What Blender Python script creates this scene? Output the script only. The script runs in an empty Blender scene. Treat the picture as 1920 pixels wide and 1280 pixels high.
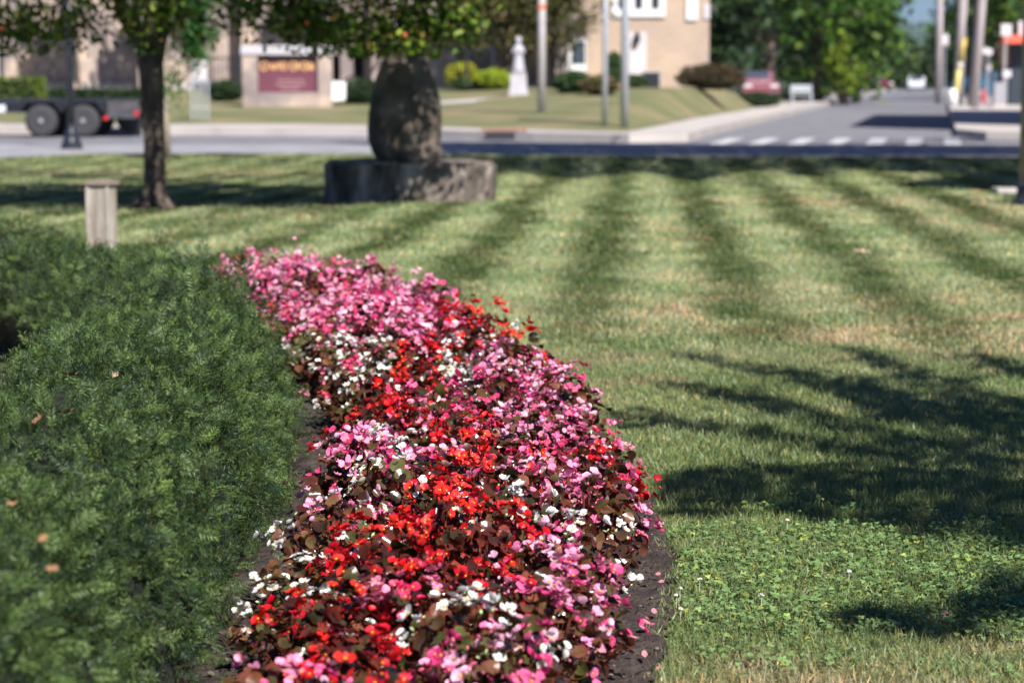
import bpy, math, random
import numpy as np
from mathutils import Vector

# ------------------------------------------------------------------ camera, sky, sun, exposure
SC = bpy.context.scene
COL = SC.collection
CAM_H, FPX, HOR = 1.25, 4533.0, 147.0
PITCH = math.atan((640 - HOR) / FPX)
cd = bpy.data.cameras.new('camera'); cam = bpy.data.objects.new('camera', cd); COL.objects.link(cam)
cam.location = (0, 0, CAM_H); cam.rotation_euler = (math.pi / 2 - PITCH, 0, 0)
cd.sensor_width = 36; cd.lens = 36 * FPX / 1920; cd.clip_start = .05; cd.clip_end = 20000
cd.dof.use_dof = True; cd.dof.focus_distance = 6.15; cd.dof.aperture_fstop = 4.3; cd.dof.aperture_blades = 9
SC.camera = cam
SUN_EL = math.radians(46.0)
SUN_H = Vector((.447, -.894, 0)).normalized()          # horizontal direction towards the sun
SUN_V = Vector((SUN_H.x * math.cos(SUN_EL), SUN_H.y * math.cos(SUN_EL), math.sin(SUN_EL)))
w = bpy.data.worlds.new('World'); SC.world = w; w.use_nodes = True
nt = w.node_tree; nt.nodes.clear()
sky = nt.nodes.new('ShaderNodeTexSky'); sky.sky_type = 'NISHITA'; sky.sun_disc = False
sky.sun_elevation = SUN_EL; sky.sun_rotation = math.atan2(SUN_H.x, SUN_H.y)
sky.dust_density = .1; sky.ozone_density = 1.3
bgn = nt.nodes.new('ShaderNodeBackground'); bgn.inputs[1].default_value = .05
wo = nt.nodes.new('ShaderNodeOutputWorld')
skm = nt.nodes.new('ShaderNodeVectorMath'); skm.operation = 'MULTIPLY'; skm.inputs[1].default_value = (.42, .59, .97)
nt.links.new(sky.outputs[0], skm.inputs[0]); nt.links.new(skm.outputs[0], bgn.inputs[0]); nt.links.new(bgn.outputs[0], wo.inputs[0])
sl = bpy.data.lights.new('sun', 'SUN'); sl.energy = 5.0; sl.angle = math.radians(.55); sl.color = (1, .95, .90)
so = bpy.data.objects.new('sun', sl); COL.objects.link(so)
so.rotation_euler = SUN_V.to_track_quat('Z', 'Y').to_euler(); so.location = (20, -20, 40)
SC.view_settings.view_transform = 'Standard'; SC.view_settings.look = 'None'
SC.view_settings.exposure = .87; SC.view_settings.gamma = 1
SC.cycles.use_denoising = True
SC.cycles.max_bounces = 5; SC.cycles.diffuse_bounces = 3; SC.cycles.transparent_max_bounces = 6
SC.cycles.sample_clamp_indirect = 4

# ------------------------------------------------------------------ helpers
rs = np.random.RandomState(11)
random.seed(5)

def ray(px, py):
    v = Vector((px - 960, FPX * math.cos(PITCH) + (640 - py) * math.sin(PITCH),
                -FPX * math.sin(PITCH) + (640 - py) * math.cos(PITCH)))
    return v
def P(px, py, h=0.0):
    v = ray(px, py); t = (h - CAM_H) / v.z
    return (v.x * t, v.y * t)
def X_at(px, Y):
    return (px - 960) * Y / FPX / 1.0
def Z_at(py, Y):
    v = ray(960, py); return CAM_H + v.z * Y / v.y

class MB:
    """collects polygons for ONE mesh"""
    def __init__(s): s.v = []; s.f = []; s.m = []
    def add(s, vs, fs, m=0):
        o = len(s.v); s.v += [tuple(v) for v in vs]
        s.f += [tuple(i + o for i in f) for f in fs]; s.m += [m] * len(fs); return s
    def box(s, x0, x1, y0, y1, z0, z1, m=0, rz=0, c=None, taper=1.0):
        vs = []
        for z, k in ((z0, 1), (z1, taper)):
            cx, cy = (x0 + x1) / 2, (y0 + y1) / 2; hx, hy = (x1 - x0) / 2 * k, (y1 - y0) / 2 * k
            vs += [(cx - hx, cy - hy, z), (cx + hx, cy - hy, z), (cx + hx, cy + hy, z), (cx - hx, cy + hy, z)]
        if rz:
            cc = c or (0, 0); ca, sa = math.cos(rz), math.sin(rz)
            vs = [(cc[0] + (x - cc[0]) * ca - (y - cc[1]) * sa, cc[1] + (x - cc[0]) * sa + (y - cc[1]) * ca, z) for x, y, z in vs]
        return s.add(vs, [(3, 2, 1, 0), (4, 5, 6, 7), (0, 1, 5, 4), (1, 2, 6, 5), (2, 3, 7, 6), (3, 0, 4, 7)], m)
    def tube(s, pts, rad, n=8, m=0, jitter=0, caps=True):
        pts = [Vector(p) for p in pts]; vs = []; k = len(pts)
        if not hasattr(rad, '__len__'): rad = [rad] * k
        up = Vector((.13, .2, 1)).normalized()
        for i, p in enumerate(pts):
            d = (pts[min(i + 1, k - 1)] - pts[max(i - 1, 0)]).normalized()
            a = d.cross(up)
            if a.length < .2: a = d.cross(Vector((1, 0, 0)))
            a.normalize(); b = d.cross(a).normalized()
            for j in range(n):
                t = 2 * math.pi * j / n; r = rad[i] * (1 + (random.uniform(-jitter, jitter) if jitter else 0))
                vs.append(p + a * math.cos(t) * r + b * math.sin(t) * r)
        fs = [(i * n + j, i * n + (j + 1) % n, (i + 1) * n + (j + 1) % n, (i + 1) * n + j) for i in range(k - 1) for j in range(n)]
        if caps: fs += [tuple(range(n))[::-1], tuple(range((k - 1) * n, k * n))]
        return s.add(vs, fs, m)
    def lathe(s, prof, c=(0, 0, 0), n=20, m=0, axis='z'):
        vs = []
        for r, z in prof:
            for j in range(n):
                t = 2 * math.pi * j / n
                if axis == 'z': vs.append((c[0] + r * math.cos(t), c[1] + r * math.sin(t), c[2] + z))
                elif axis == 'y': vs.append((c[0] + r * math.cos(t), c[1] + z, c[2] + r * math.sin(t)))
                else: vs.append((c[0] + z, c[1] + r * math.cos(t), c[2] + r * math.sin(t)))
        k = len(prof)
        fs = [(i * n + j, i * n + (j + 1) % n, (i + 1) * n + (j + 1) % n, (i + 1) * n + j) for i in range(k - 1) for j in range(n)]
        fs += [tuple(range(n))[::-1], tuple(range((k - 1) * n, k * n))]
        return s.add(vs, fs, m)
    def prism(s, poly, z0, z1, m=0):
        n = len(poly)
        vs = [(x, y, z0) for x, y in poly] + [(x, y, z1) for x, y in poly]
        return s.add(vs, [tuple(range(n))[::-1], tuple(range(n, 2 * n))] + [(i, (i + 1) % n, n + (i + 1) % n, n + i) for i in range(n)], m)
    def extr_y(s, poly, y0, y1, m=0):      # outline in x,z
        n = len(poly)
        vs = [(x, y0, z) for x, z in poly] + [(x, y1, z) for x, z in poly]
        return s.add(vs, [tuple(range(n)), tuple(range(n, 2 * n))[::-1]] + [((i + 1) % n, i, n + i, n + (i + 1) % n) for i in range(n)], m)
    def build(s, name, mats, parent=None, bevel=0, smooth=False, loc=None):
        me = bpy.data.meshes.new(name); me.from_pydata(s.v, [], s.f)
        if not isinstance(mats, (list, tuple)): mats = [mats]
        for x in mats: me.materials.append(x)
        me.polygons.foreach_set('material_index', s.m)
        if smooth: me.polygons.foreach_set('use_smooth', [True] * len(s.f))
        me.update()
        o = bpy.data.objects.new(name, me); COL.objects.link(o)
        if parent is not None: o.parent = parent
        if loc: o.location = loc
        if bevel:
            b = o.modifiers.new('bevel', 'BEVEL'); b.width = bevel; b.segments = 2; b.limit_method = 'ANGLE'; b.angle_limit = .6
        return o

def np_mesh(name, V, F, mats, midx=None, tint=None, parent=None, smooth=False):
    """V n*3, F list of (faces m*k) arrays or one array"""
    if isinstance(F, np.ndarray): F = [F]
    me = bpy.data.meshes.new(name)
    me.vertices.add(len(V)); me.vertices.foreach_set('co', np.ascontiguousarray(V, np.float32).ravel())
    loops = np.concatenate([f.ravel() for f in F]).astype(np.int32)
    tot = np.concatenate([np.full(len(f), f.shape[1], np.int32) for f in F])
    st = np.concatenate([[0], np.cumsum(tot)[:-1]]).astype(np.int32)
    me.loops.add(len(loops)); me.loops.foreach_set('vertex_index', loops)
    me.polygons.add(len(tot)); me.polygons.foreach_set('loop_start', st); me.polygons.foreach_set('loop_total', tot)
    for x in (mats if isinstance(mats, (list, tuple)) else [mats]): me.materials.append(x)
    if midx is not None: me.polygons.foreach_set('material_index', np.asarray(midx, np.int32))
    if smooth: me.polygons.foreach_set('use_smooth', np.ones(len(tot), bool))
    if tint is not None:
        a = me.color_attributes.new('tint', 'FLOAT_COLOR', 'POINT')
        c = np.ones((len(V), 4), np.float32); c[:, :3] = tint; a.data.foreach_set('color', c.ravel())
    me.update(calc_edges=True)
    o = bpy.data.objects.new(name, me); COL.objects.link(o)
    if parent is not None: o.parent = parent
    return o

def unit(a): return a / (np.linalg.norm(a, axis=-1, keepdims=True) + 1e-9)
def frames(N, A=None):
    """rotation matrices with local z = N, local y as near as possible to A (or random)"""
    N = unit(N)
    if A is None: A = rs.normal(size=N.shape)
    X = unit(np.cross(A, N)); Y = np.cross(N, X)
    return np.stack([X, Y, N], axis=-1)
def inst(tv, tf, R, T, S, C=None, vc=None):
    """template tv,tf copied n times; returns V, F, tint"""
    n = len(T); tv = np.asarray(tv, float); S = np.asarray(S, float)
    if S.ndim == 1: S = S[:, None]
    V = np.einsum('nij,nvj->nvi', R, tv[None] * S[:, None, :]) + T[:, None, :]
    V = V.reshape(-1, 3); k = len(tv)
    F = []
    for f in (tf if isinstance(tf, list) else [tf]):
        f = np.asarray(f); F.append((f[None] + (np.arange(n) * k)[:, None, None]).reshape(-1, f.shape[1]))
    t = None if C is None else np.repeat(C, k, axis=0)
    if vc is not None: t = t * np.tile(np.asarray(vc), (n, 1))
    return V, F, t
def merge(parts):
    V = []; F3 = {}; T = []; o = 0
    order = []
    for (v, fs, t), mi in parts:
        V.append(v); T.append(t if t is not None else np.ones((len(v), 3)))
        for f in fs: order.append((f + o, mi))
        o += len(v)
    return np.concatenate(V), [f for f, _ in order], np.concatenate(T), np.concatenate([np.full(len(f), mi) for f, mi in order])

def tag(o, label=None, cat=None, group=None, kind=None):
    if label: o['label'] = label
    if cat: o['category'] = cat
    if group: o['group'] = group
    if kind: o['kind'] = kind
    return o
def thing(name, label, cat, loc=(0, 0, 0), rz=0, group=None):
    o = bpy.data.objects.new(name, None); COL.objects.link(o); o.location = loc; o.rotation_euler = (0, 0, rz)
    o.empty_display_size = .2
    return tag(o, label, cat, group)

def inside(poly, X, Y):
    poly = np.asarray(poly); c = np.zeros(X.shape, bool); j = len(poly) - 1
    for i in range(len(poly)):
        xi, yi = poly[i]; xj, yj = poly[j]
        c ^= ((yi > Y) != (yj > Y)) & (X < (xj - xi) * (Y - yi) / (yj - yi + 1e-12) + xi); j = i
    return c
def sample_poly(poly, n, r=rs):
    poly = np.asarray(poly); lo, hi = poly.min(0), poly.max(0); out = np.zeros((0, 2))
    while len(out) < n:
        q = r.uniform(lo, hi, (max(64, 2 * n), 2)); out = np.concatenate([out, q[inside(poly, q[:, 0], q[:, 1])]])
    return out[:n]
_ph = np.random.RandomState(3).uniform(0, 6.28, (24,)); _an = np.random.RandomState(4).uniform(0, 6.28, (24,))
def sn(x, y, sc=1.0, off=0):                     # smooth pseudo noise -1..1
    r = 0
    for i in range(5):
        a = _an[(i + off) % 24]; f = sc * (1 + .37 * i)
        r = r + np.sin((x * math.cos(a) + y * math.sin(a)) * f + _ph[(i + off * 3) % 24])
    return r / 3.2

# ------------------------------------------------------------------ materials
def newmat(name):
    m = bpy.data.materials.new(name); m.use_nodes = True; t = m.node_tree
    return m, t, t.nodes['Principled BSDF'], t.nodes['Material Output']
def N(t, kind, **kw):
    n = t.nodes.new(kind)
    for k, v in kw.items(): setattr(n, k, v)
    return n
def ramp(t, stops):
    r = N(t, 'ShaderNodeValToRGB'); e = r.color_ramp.elements
    e[0].position, e[0].color = stops[0][0], (*stops[0][1], 1); e[1].position, e[1].color = stops[-1][0], (*stops[-1][1], 1)
    for p, c in stops[1:-1]:
        q = e.new(p); q.color = (*c, 1)
    return r
def noise_mat(name, cols, scale=5, rough=.8, bump=.0, bscale=None, detail=6, metal=0, spec=.5, stretch=(1, 1, 1), coat=0):
    m, t, b, o = newmat(name)
    tc = N(t, 'ShaderNodeTexCoord'); mp = N(t, 'ShaderNodeMapping'); mp.inputs['Scale'].default_value = stretch
    t.links.new(tc.outputs['Object'], mp.inputs[0])
    n = N(t, 'ShaderNodeTexNoise'); n.inputs['Scale'].default_value = scale; n.inputs['Detail'].default_value = detail
    t.links.new(mp.outputs[0], n.inputs['Vector'])
    k = len(cols); r = ramp(t, [(.3 + .4 * i / (k - 1), c) for i, c in enumerate(cols)])
    t.links.new(n.outputs['Fac'], r.inputs[0]); t.links.new(r.outputs[0], b.inputs['Base Color'])
    b.inputs['Roughness'].default_value = rough; b.inputs['Metallic'].default_value = metal
    b.inputs['Specular IOR Level'].default_value = spec; b.inputs['Coat Weight'].default_value = coat
    if bump:
        n2 = N(t, 'ShaderNodeTexNoise'); n2.inputs['Scale'].default_value = bscale or scale * 3; n2.inputs['Detail'].default_value = 8
        t.links.new(mp.outputs[0], n2.inputs['Vector'])
        bp = N(t, 'ShaderNodeBump'); bp.inputs['Strength'].default_value = min(1, bump); bp.inputs['Distance'].default_value = .02 * max(1, bump)
        t.links.new(n2.outputs['Fac'], bp.inputs['Height']); t.links.new(bp.outputs[0], b.inputs['Normal'])
    return m
def leaf_mat(name, rough=.45, trans=.3, spec=.5, tcol=(1.2, 1.15, .6), nscale=60):
    """colour from the 'tint' attribute, some light passes through"""
    m, t, b, o = newmat(name)
    a = N(t, 'ShaderNodeAttribute', attribute_name='tint')
    tc = N(t, 'ShaderNodeTexCoord'); n = N(t, 'ShaderNodeTexNoise'); n.inputs['Scale'].default_value = nscale
    t.links.new(tc.outputs['Object'], n.inputs['Vector'])
    mr = N(t, 'ShaderNodeMapRange'); mr.inputs['From Min'].default_value = .3; mr.inputs['From Max'].default_value = .7
    mr.inputs['To Min'].default_value = .75; mr.inputs['To Max'].default_value = 1.2
    t.links.new(n.outputs['Fac'], mr.inputs['Value'])
    sc = N(t, 'ShaderNodeVectorMath', operation='SCALE'); t.links.new(a.outputs['Color'], sc.inputs[0]); t.links.new(mr.outputs[0], sc.inputs['Scale'])
    t.links.new(sc.outputs[0], b.inputs['Base Color']); b.inputs['Roughness'].default_value = rough
    b.inputs['Specular IOR Level'].default_value = spec
    tr = N(t, 'ShaderNodeBsdfTranslucent'); mul = N(t, 'ShaderNodeVectorMath', operation='MULTIPLY'); mul.inputs[1].default_value = tcol
    t.links.new(sc.outputs[0], mul.inputs[0]); t.links.new(mul.outputs[0], tr.inputs['Color'])
    mx = N(t, 'ShaderNodeMixShader'); mx.inputs[0].default_value = trans
    t.links.new(b.outputs[0], mx.inputs[1]); t.links.new(tr.outputs[0], mx.inputs[2]); t.links.new(mx.outputs[0], o.inputs['Surface'])
    return m

def mth(t, op, a, b=None, c=None):
    n = N(t, 'ShaderNodeMath', operation=op)
    for i, v in enumerate((a, b, c)):
        if v is None: continue
        if isinstance(v, (int, float)): n.inputs[i].default_value = v
        else: t.links.new(v, n.inputs[i])
    return n.outputs[0]
def mixc(t, f, a, b):
    n = N(t, 'ShaderNodeMix', data_type='RGBA')
    for s, v in ((n.inputs[0], f), (n.inputs[6], a), (n.inputs[7], b)):
        if isinstance(v, (int, float)): s.default_value = v
        elif isinstance(v, tuple): s.default_value = (*v, 1)
        else: t.links.new(v, s)
    return n.outputs[2]
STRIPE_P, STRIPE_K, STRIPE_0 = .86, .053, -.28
def lawn_field(t):
    """lawn colour at a place: mowing sheen painted as stripes, own green and dry patches"""
    g = N(t, 'ShaderNodeNewGeometry'); sx = N(t, 'ShaderNodeSeparateXYZ'); t.links.new(g.outputs['Position'], sx.inputs[0])
    X, Y = sx.outputs[0], sx.outputs[1]
    cb = N(t, 'ShaderNodeCombineXYZ'); t.links.new(X, cb.inputs[0]); t.links.new(Y, cb.inputs[1])
    def nz(scale, detail=3, off=0.0, sy=1.0):
        mp = N(t, 'ShaderNodeMapping'); mp.inputs['Location'].default_value = (off, off * .7, off); mp.inputs['Scale'].default_value = (1, sy, 1)
        t.links.new(cb.outputs[0], mp.inputs[0])
        n = N(t, 'ShaderNodeTexNoise'); n.inputs['Scale'].default_value = scale; n.inputs['Detail'].default_value = detail
        t.links.new(mp.outputs[0], n.inputs['Vector']); return n.outputs['Fac']
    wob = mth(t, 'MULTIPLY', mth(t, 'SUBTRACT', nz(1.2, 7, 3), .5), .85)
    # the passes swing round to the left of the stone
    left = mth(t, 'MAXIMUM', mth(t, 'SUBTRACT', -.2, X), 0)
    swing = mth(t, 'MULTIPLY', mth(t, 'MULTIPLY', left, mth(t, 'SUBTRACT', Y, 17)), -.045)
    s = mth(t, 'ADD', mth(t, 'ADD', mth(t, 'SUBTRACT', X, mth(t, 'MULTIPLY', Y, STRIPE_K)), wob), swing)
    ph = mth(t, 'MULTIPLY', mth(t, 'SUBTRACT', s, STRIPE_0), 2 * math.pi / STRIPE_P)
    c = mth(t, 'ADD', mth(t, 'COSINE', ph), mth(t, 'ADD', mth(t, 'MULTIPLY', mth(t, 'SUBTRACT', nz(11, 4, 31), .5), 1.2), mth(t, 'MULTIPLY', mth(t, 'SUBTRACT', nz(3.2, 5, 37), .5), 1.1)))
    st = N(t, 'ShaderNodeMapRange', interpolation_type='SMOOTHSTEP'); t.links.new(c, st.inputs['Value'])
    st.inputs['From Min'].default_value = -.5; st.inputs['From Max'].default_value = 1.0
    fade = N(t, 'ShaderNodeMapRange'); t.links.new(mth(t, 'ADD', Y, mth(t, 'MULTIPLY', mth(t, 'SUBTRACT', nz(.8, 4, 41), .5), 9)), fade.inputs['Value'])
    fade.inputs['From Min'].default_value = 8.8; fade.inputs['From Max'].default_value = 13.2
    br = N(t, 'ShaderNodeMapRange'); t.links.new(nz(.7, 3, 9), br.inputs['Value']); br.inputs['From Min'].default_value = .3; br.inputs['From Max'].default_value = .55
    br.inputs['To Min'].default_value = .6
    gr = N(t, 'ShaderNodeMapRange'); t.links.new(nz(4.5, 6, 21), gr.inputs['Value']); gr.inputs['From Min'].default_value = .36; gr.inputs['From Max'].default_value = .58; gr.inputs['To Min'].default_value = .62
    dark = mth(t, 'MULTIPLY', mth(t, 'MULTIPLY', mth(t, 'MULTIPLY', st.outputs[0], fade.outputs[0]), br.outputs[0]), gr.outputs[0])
    def smooth(v, a, b, lo=0, hi=1):
        n = N(t, 'ShaderNodeMapRange', interpolation_type='SMOOTHSTEP'); t.links.new(v, n.inputs['Value'])
        n.inputs['From Min'].default_value = a; n.inputs['From Max'].default_value = b
        n.inputs['To Min'].default_value = lo; n.inputs['To Max'].default_value = hi; return n.outputs[0]
    def blob(x0, y0, rx, ry):
        dx = mth(t, 'DIVIDE', mth(t, 'SUBTRACT', X, x0), rx); dy = mth(t, 'DIVIDE', mth(t, 'SUBTRACT', Y, y0), ry)
        d = mth(t, 'ADD', mth(t, 'MULTIPLY', dx, dx), mth(t, 'MULTIPLY', dy, dy))
        return smooth(mth(t, 'ADD', d, mth(t, 'MULTIPLY', mth(t, 'SUBTRACT', nz(2.2, 4, 5), .5), 2.0)), 1.5, .2)
    sheen_dark, mid = (.045, .092, .022), (.19, .25, .10)  # dark stripe colour stands in for the mowing sheen
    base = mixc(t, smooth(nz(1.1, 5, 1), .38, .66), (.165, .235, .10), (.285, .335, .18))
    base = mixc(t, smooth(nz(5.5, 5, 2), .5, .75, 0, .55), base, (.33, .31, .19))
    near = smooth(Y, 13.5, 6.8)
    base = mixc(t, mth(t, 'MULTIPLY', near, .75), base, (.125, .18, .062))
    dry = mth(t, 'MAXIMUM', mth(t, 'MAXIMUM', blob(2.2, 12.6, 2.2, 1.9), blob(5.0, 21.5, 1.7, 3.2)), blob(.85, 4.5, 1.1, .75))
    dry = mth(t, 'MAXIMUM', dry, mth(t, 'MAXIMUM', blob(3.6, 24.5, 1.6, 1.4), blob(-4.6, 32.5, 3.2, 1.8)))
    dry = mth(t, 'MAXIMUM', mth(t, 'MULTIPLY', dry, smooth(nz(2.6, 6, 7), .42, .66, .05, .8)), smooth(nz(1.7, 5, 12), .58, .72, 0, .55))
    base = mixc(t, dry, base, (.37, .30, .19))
    return mixc(t, mth(t, 'MULTIPLY', dark, .95), base, mixc(t, smooth(nz(2.5, 4, 4), .45, .7), sheen_dark, (.12, .12, .045)))

def lawn_mat(name, blades):
    m, t, b, o = newmat(name)
    col = lawn_field(t)
    if blades:
        a = N(t, 'ShaderNodeAttribute', attribute_name='tint')
        mul = N(t, 'ShaderNodeVectorMath', operation='MULTIPLY'); t.links.new(col, mul.inputs[0]); t.links.new(a.outputs['Color'], mul.inputs[1])
        t.links.new(mul.outputs[0], b.inputs['Base Color'])
        b.inputs['Roughness'].default_value = .45; b.inputs['Specular IOR Level'].default_value = .4
        tr = N(t, 'ShaderNodeBsdfTranslucent'); t.links.new(mul.outputs[0], tr.inputs['Color'])
        mx = N(t, 'ShaderNodeMixShader'); mx.inputs[0].default_value = .3
        t.links.new(b.outputs[0], mx.inputs[1]); t.links.new(tr.outputs[0], mx.inputs[2]); t.links.new(mx.outputs[0], o.inputs['Surface'])
    else:
        tc = N(t, 'ShaderNodeTexCoord'); n = N(t, 'ShaderNodeTexNoise'); n.inputs['Scale'].default_value = 45; n.inputs['Detail'].default_value = 6
        t.links.new(tc.outputs['Object'], n.inputs['Vector'])
        r = ramp(t, [(.35, (.45, .4, .33)), (.65, (1.1, 1.05, .95))]); t.links.new(n.outputs['Fac'], r.inputs[0])
        mul = N(t, 'ShaderNodeVectorMath', operation='MULTIPLY'); t.links.new(col, mul.inputs[0]); t.links.new(r.outputs[0], mul.inputs[1])
        t.links.new(mul.outputs[0], b.inputs['Base Color']); b.inputs['Roughness'].default_value = .95; b.inputs['Specular IOR Level'].default_value = .1
        bp = N(t, 'ShaderNodeBump'); bp.inputs['Strength'].default_value = .8; bp.inputs['Distance'].default_value = .03
        t.links.new(n.outputs['Fac'], bp.inputs['Height']); t.links.new(bp.outputs[0], b.inputs['Normal'])
    return m

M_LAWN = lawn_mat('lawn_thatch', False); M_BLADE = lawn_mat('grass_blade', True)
M_LEAF = leaf_mat('tree_leaf', .45, .25, .25); M_NEEDLE = leaf_mat('yew_needle', .5, .1, .35, nscale=25)
M_PETAL = leaf_mat('begonia_petal', .45, .25, .35, (1.1, 1.0, 1.0)); M_BLEAF = leaf_mat('begonia_leaf', .24, .15, .5, (1.8, .8, .5))
M_BARK = noise_mat('bark', [(.018, .013, .011), (.075, .054, .042), (.17, .128, .10)], 9, .9, 1.5, 30, stretch=(1, 1, .3))
M_TWIG = noise_mat('twig', [(.10, .05, .025), (.2, .13, .06)], 30, .8)
M_CORE = noise_mat('inner_shade', [(.004, .007, .003), (.014, .022, .009)], 30, 1, 1, 60)
M_SOIL = noise_mat('soil', [(.022, .014, .012), (.048, .033, .027), (.10, .07, .056)], 16, .95, 2.2, 60, detail=10)
M_MULCH = noise_mat('dry_mulch', [(.16, .10, .08), (.30, .21, .17), (.38, .28, .24)], 8, .95, 1.5, 40)
M_ROAD = noise_mat('asphalt', [(.13, .13, .145), (.17, .17, .185), (.20, .20, .21)], 1.3, .85, .6, 60)
M_CONC = noise_mat('concrete', [(.34, .31, .29), (.42, .385, .36), (.48, .44, .41)], .8, .85, .5, 30)
M_GREYCONC = noise_mat('grey_paving', [(.20, .20, .215), (.26, .26, .275), (.30, .295, .31)], 1.1, .85, .5, 30)
M_WHITE = noise_mat('white_paint', [(.72, .72, .72), (.82, .82, .82)], 8, .45)
M_LINE = noise_mat('road_paint', [(.30, .30, .31), (.5, .5, .5), (.62, .62, .62)], 7, .8)
M_BLACK = noise_mat('black_paint', [(.012, .014, .02), (.025, .028, .038)], 9, .35)
M_RUBBER = noise_mat('tyre_rubber', [(.03, .03, .034), (.055, .055, .06)], 25, .75, .8, 80)
M_GALV = noise_mat('galvanised_steel', [(.38, .41, .44), (.52, .55, .58)], 12, .45, metal=.35)
M_PALEPOLE = noise_mat('pale_pole_paint', [(.52, .48, .50), (.62, .58, .60)], 6, .6)
M_UTIL = noise_mat('weathered_pole', [(.36, .31, .31), (.50, .45, .46)], 3, .85, .6, 20, stretch=(3, 3, .3))
M_GLASS = noise_mat('window_glass', [(.02, .028, .04), (.07, .09, .12)], 1.5, .08)
M_DARK = noise_mat('dark_opening', [(.012, .013, .018), (.03, .032, .04)], 2, .6)
M_GOLD = noise_mat('gold_letter', [(.75, .42, .14), (.9, .6, .25)], 12, .4)
M_MAROON = noise_mat('maroon_board', [(.135, .042, .062), (.165, .055, .08)], 4, .35)

# ------------------------------------------------------------------ ground, road, pavements
MBg = MB().add([(-9000, -60, -.09), (9000, -60, -.09), (9000, 9000, -.09), (-9000, 9000, -.09)], [(0, 1, 2, 3)])
tag(MBg.build('ground', noise_mat('far_ground', [(.05, .075, .025), (.09, .11, .04)], .02, .95)), kind='structure')
road = MB().add([(-120, 38, -.045), (120, 38, -.045), (120, 420, -.045), (-120, 420, -.045)], [(0, 1, 2, 3)])
tag(road.build('road', M_ROAD), kind='structure')
# near lawn edge along the paving
EDGE = [P(-900, 322), P(0, 297), P(150, 289), P(350, 288), P(650, 289), P(1200, 293), P(1920, 295), P(3200, 298)]
def edgeY(x):
    return np.interp(x, [e[0] for e in EDGE], [e[1] for e in EDGE])
def grid_sheet(name, xs, ys, zf, mat, keep=None):
    gx, gy = np.meshgrid(xs, ys); Z = zf(gx, gy); V = np.stack([gx, gy, Z], -1).reshape(-1, 3)
    nx, ny = len(xs), len(ys); i = np.arange((ny - 1) * nx).reshape(ny - 1, nx)[:, :-1].ravel()
    F = np.stack([i, i + 1, i + nx + 1, i + nx], 1)
    if keep is not None:
        c = V[F].mean(1); F = F[keep(c[:, 0], c[:, 1])]
        used = np.unique(F); mp = np.zeros(len(V), int); mp[used] = np.arange(len(used)); V = V[used]; F = mp[F]
    return np_mesh(name, V, F, mat, smooth=True)
lawnpoly = [(-30, -8), (30, -8), (30, edgeY(30))] + [(x, float(edgeY(x))) for x in np.linspace(29, -29, 60)] + [(-30, edgeY(-30))]
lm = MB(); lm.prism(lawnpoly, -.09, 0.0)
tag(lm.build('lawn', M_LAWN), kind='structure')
pave = [(x, float(edgeY(x)) + .02) for x in np.linspace(-60, 60, 60)] + [(60, 46.5), (-60, 46.5)]
tag(MB().prism(pave, -.045, -.012).build('pavement', M_GREYCONC), kind='structure')

# bed soil and the path inside the hedge
BL = np.array([(-.46, 2.6), (-.49, 4.2), (-.56, 5.1), (-.53, 6.0), (-.58, 7.2), (-.64, 8.2), (-.85, 9.4), (-1.25, 10.6), (-1.9, 11.7), (-2.7, 12.4)])
BR = np.array([(.03, 2.6), (.075, 4.2), (.225, 5.2), (.35, 6.2), (.34, 7.3), (.25, 8.6), (-.06, 10.2), (-.42, 12.1), (-1.0, 13.4), (-2.2, 13.9)])
soil_r = BR + np.array([(.12, 0), (.12, 0), (.11, 0), (.08, 0), (.06, 0), (.06, .05), (.06, .05), (.06, .08), (0, .08), (0, .1)])
soil_poly = [(-.95, 2.0)] + [tuple(p) for p in [(-.98, 4.5), (-.95, 6), (-1.0, 7.5), (-1.25, 8.8), (-1.6, 10), (-2.3, 11.2), (-3.4, 12.3)]] + [(-3.2, 13.9)] + [tuple(p) for p in soil_r[::-1]] + [(.21, 2.0)]
def soil_z(x, y): return .012 + .009 * sn(x, y, 22, 2) + .006 * sn(x, y, 61, 5) + .004 * sn(x, y, 140, 7)
tag(grid_sheet('flower_bed_soil', np.arange(-3.4, .6, .02), np.arange(2, 14, .025), soil_z, M_SOIL,
               keep=lambda x, y: inside(soil_poly, x + .012 * sn(x, y, 50, 3), y)), kind='structure')
path_poly = [(-1.0, 3), (-1.0, 7.3), (-1.3, 8.7), (-1.6, 9.8), (-2.3, 11), (-3.4, 12.1), (-7, 13), (-7, 3)]
tag(MB().prism(path_poly, .004, .009).build('path', M_MULCH), kind='structure')

# the block across the road: pavement slab with kerb and a lawn that rises to the buildings
KERB = [(-120, 66), P(-600, 243), P(0, 249), P(400, 250), P(700, 252), P(1000, 260), P(1180, 264), P(1290, 262)]
d1 = P(1345, 246); KERB += [d1, (d1[0] + .176 * 20, d1[1] + 20), (d1[0] + .176 * 330, d1[1] + 330)]
FLWN = [(-120, 71), P(-600, 229, .13), P(0, 232, .13), P(600, 233, .13), P(1000, 243, .13), P(1120, 247, .13), P(1175, 247, .13), P(1215, 240, .13), P(1300, 222, .13), P(1400, 206, .13)]
l1 = FLWN[-1]; FLWN += [(l1[0] + .162 * 37, l1[1] + 37), (l1[0] + .17 * 250, l1[1] + 250)]
def pl_dist(pl, x, y):
    d = np.full(np.shape(x), 1e9)
    for (ax, ay), (bx, by) in zip(pl[:-1], pl[1:]):
        vx, vy = bx - ax, by - ay; u = np.clip(((x - ax) * vx + (y - ay) * vy) / (vx * vx + vy * vy), 0, 1)
        d = np.minimum(d, np.hypot(x - ax - u * vx, y - ay - u * vy))
    return d
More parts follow.
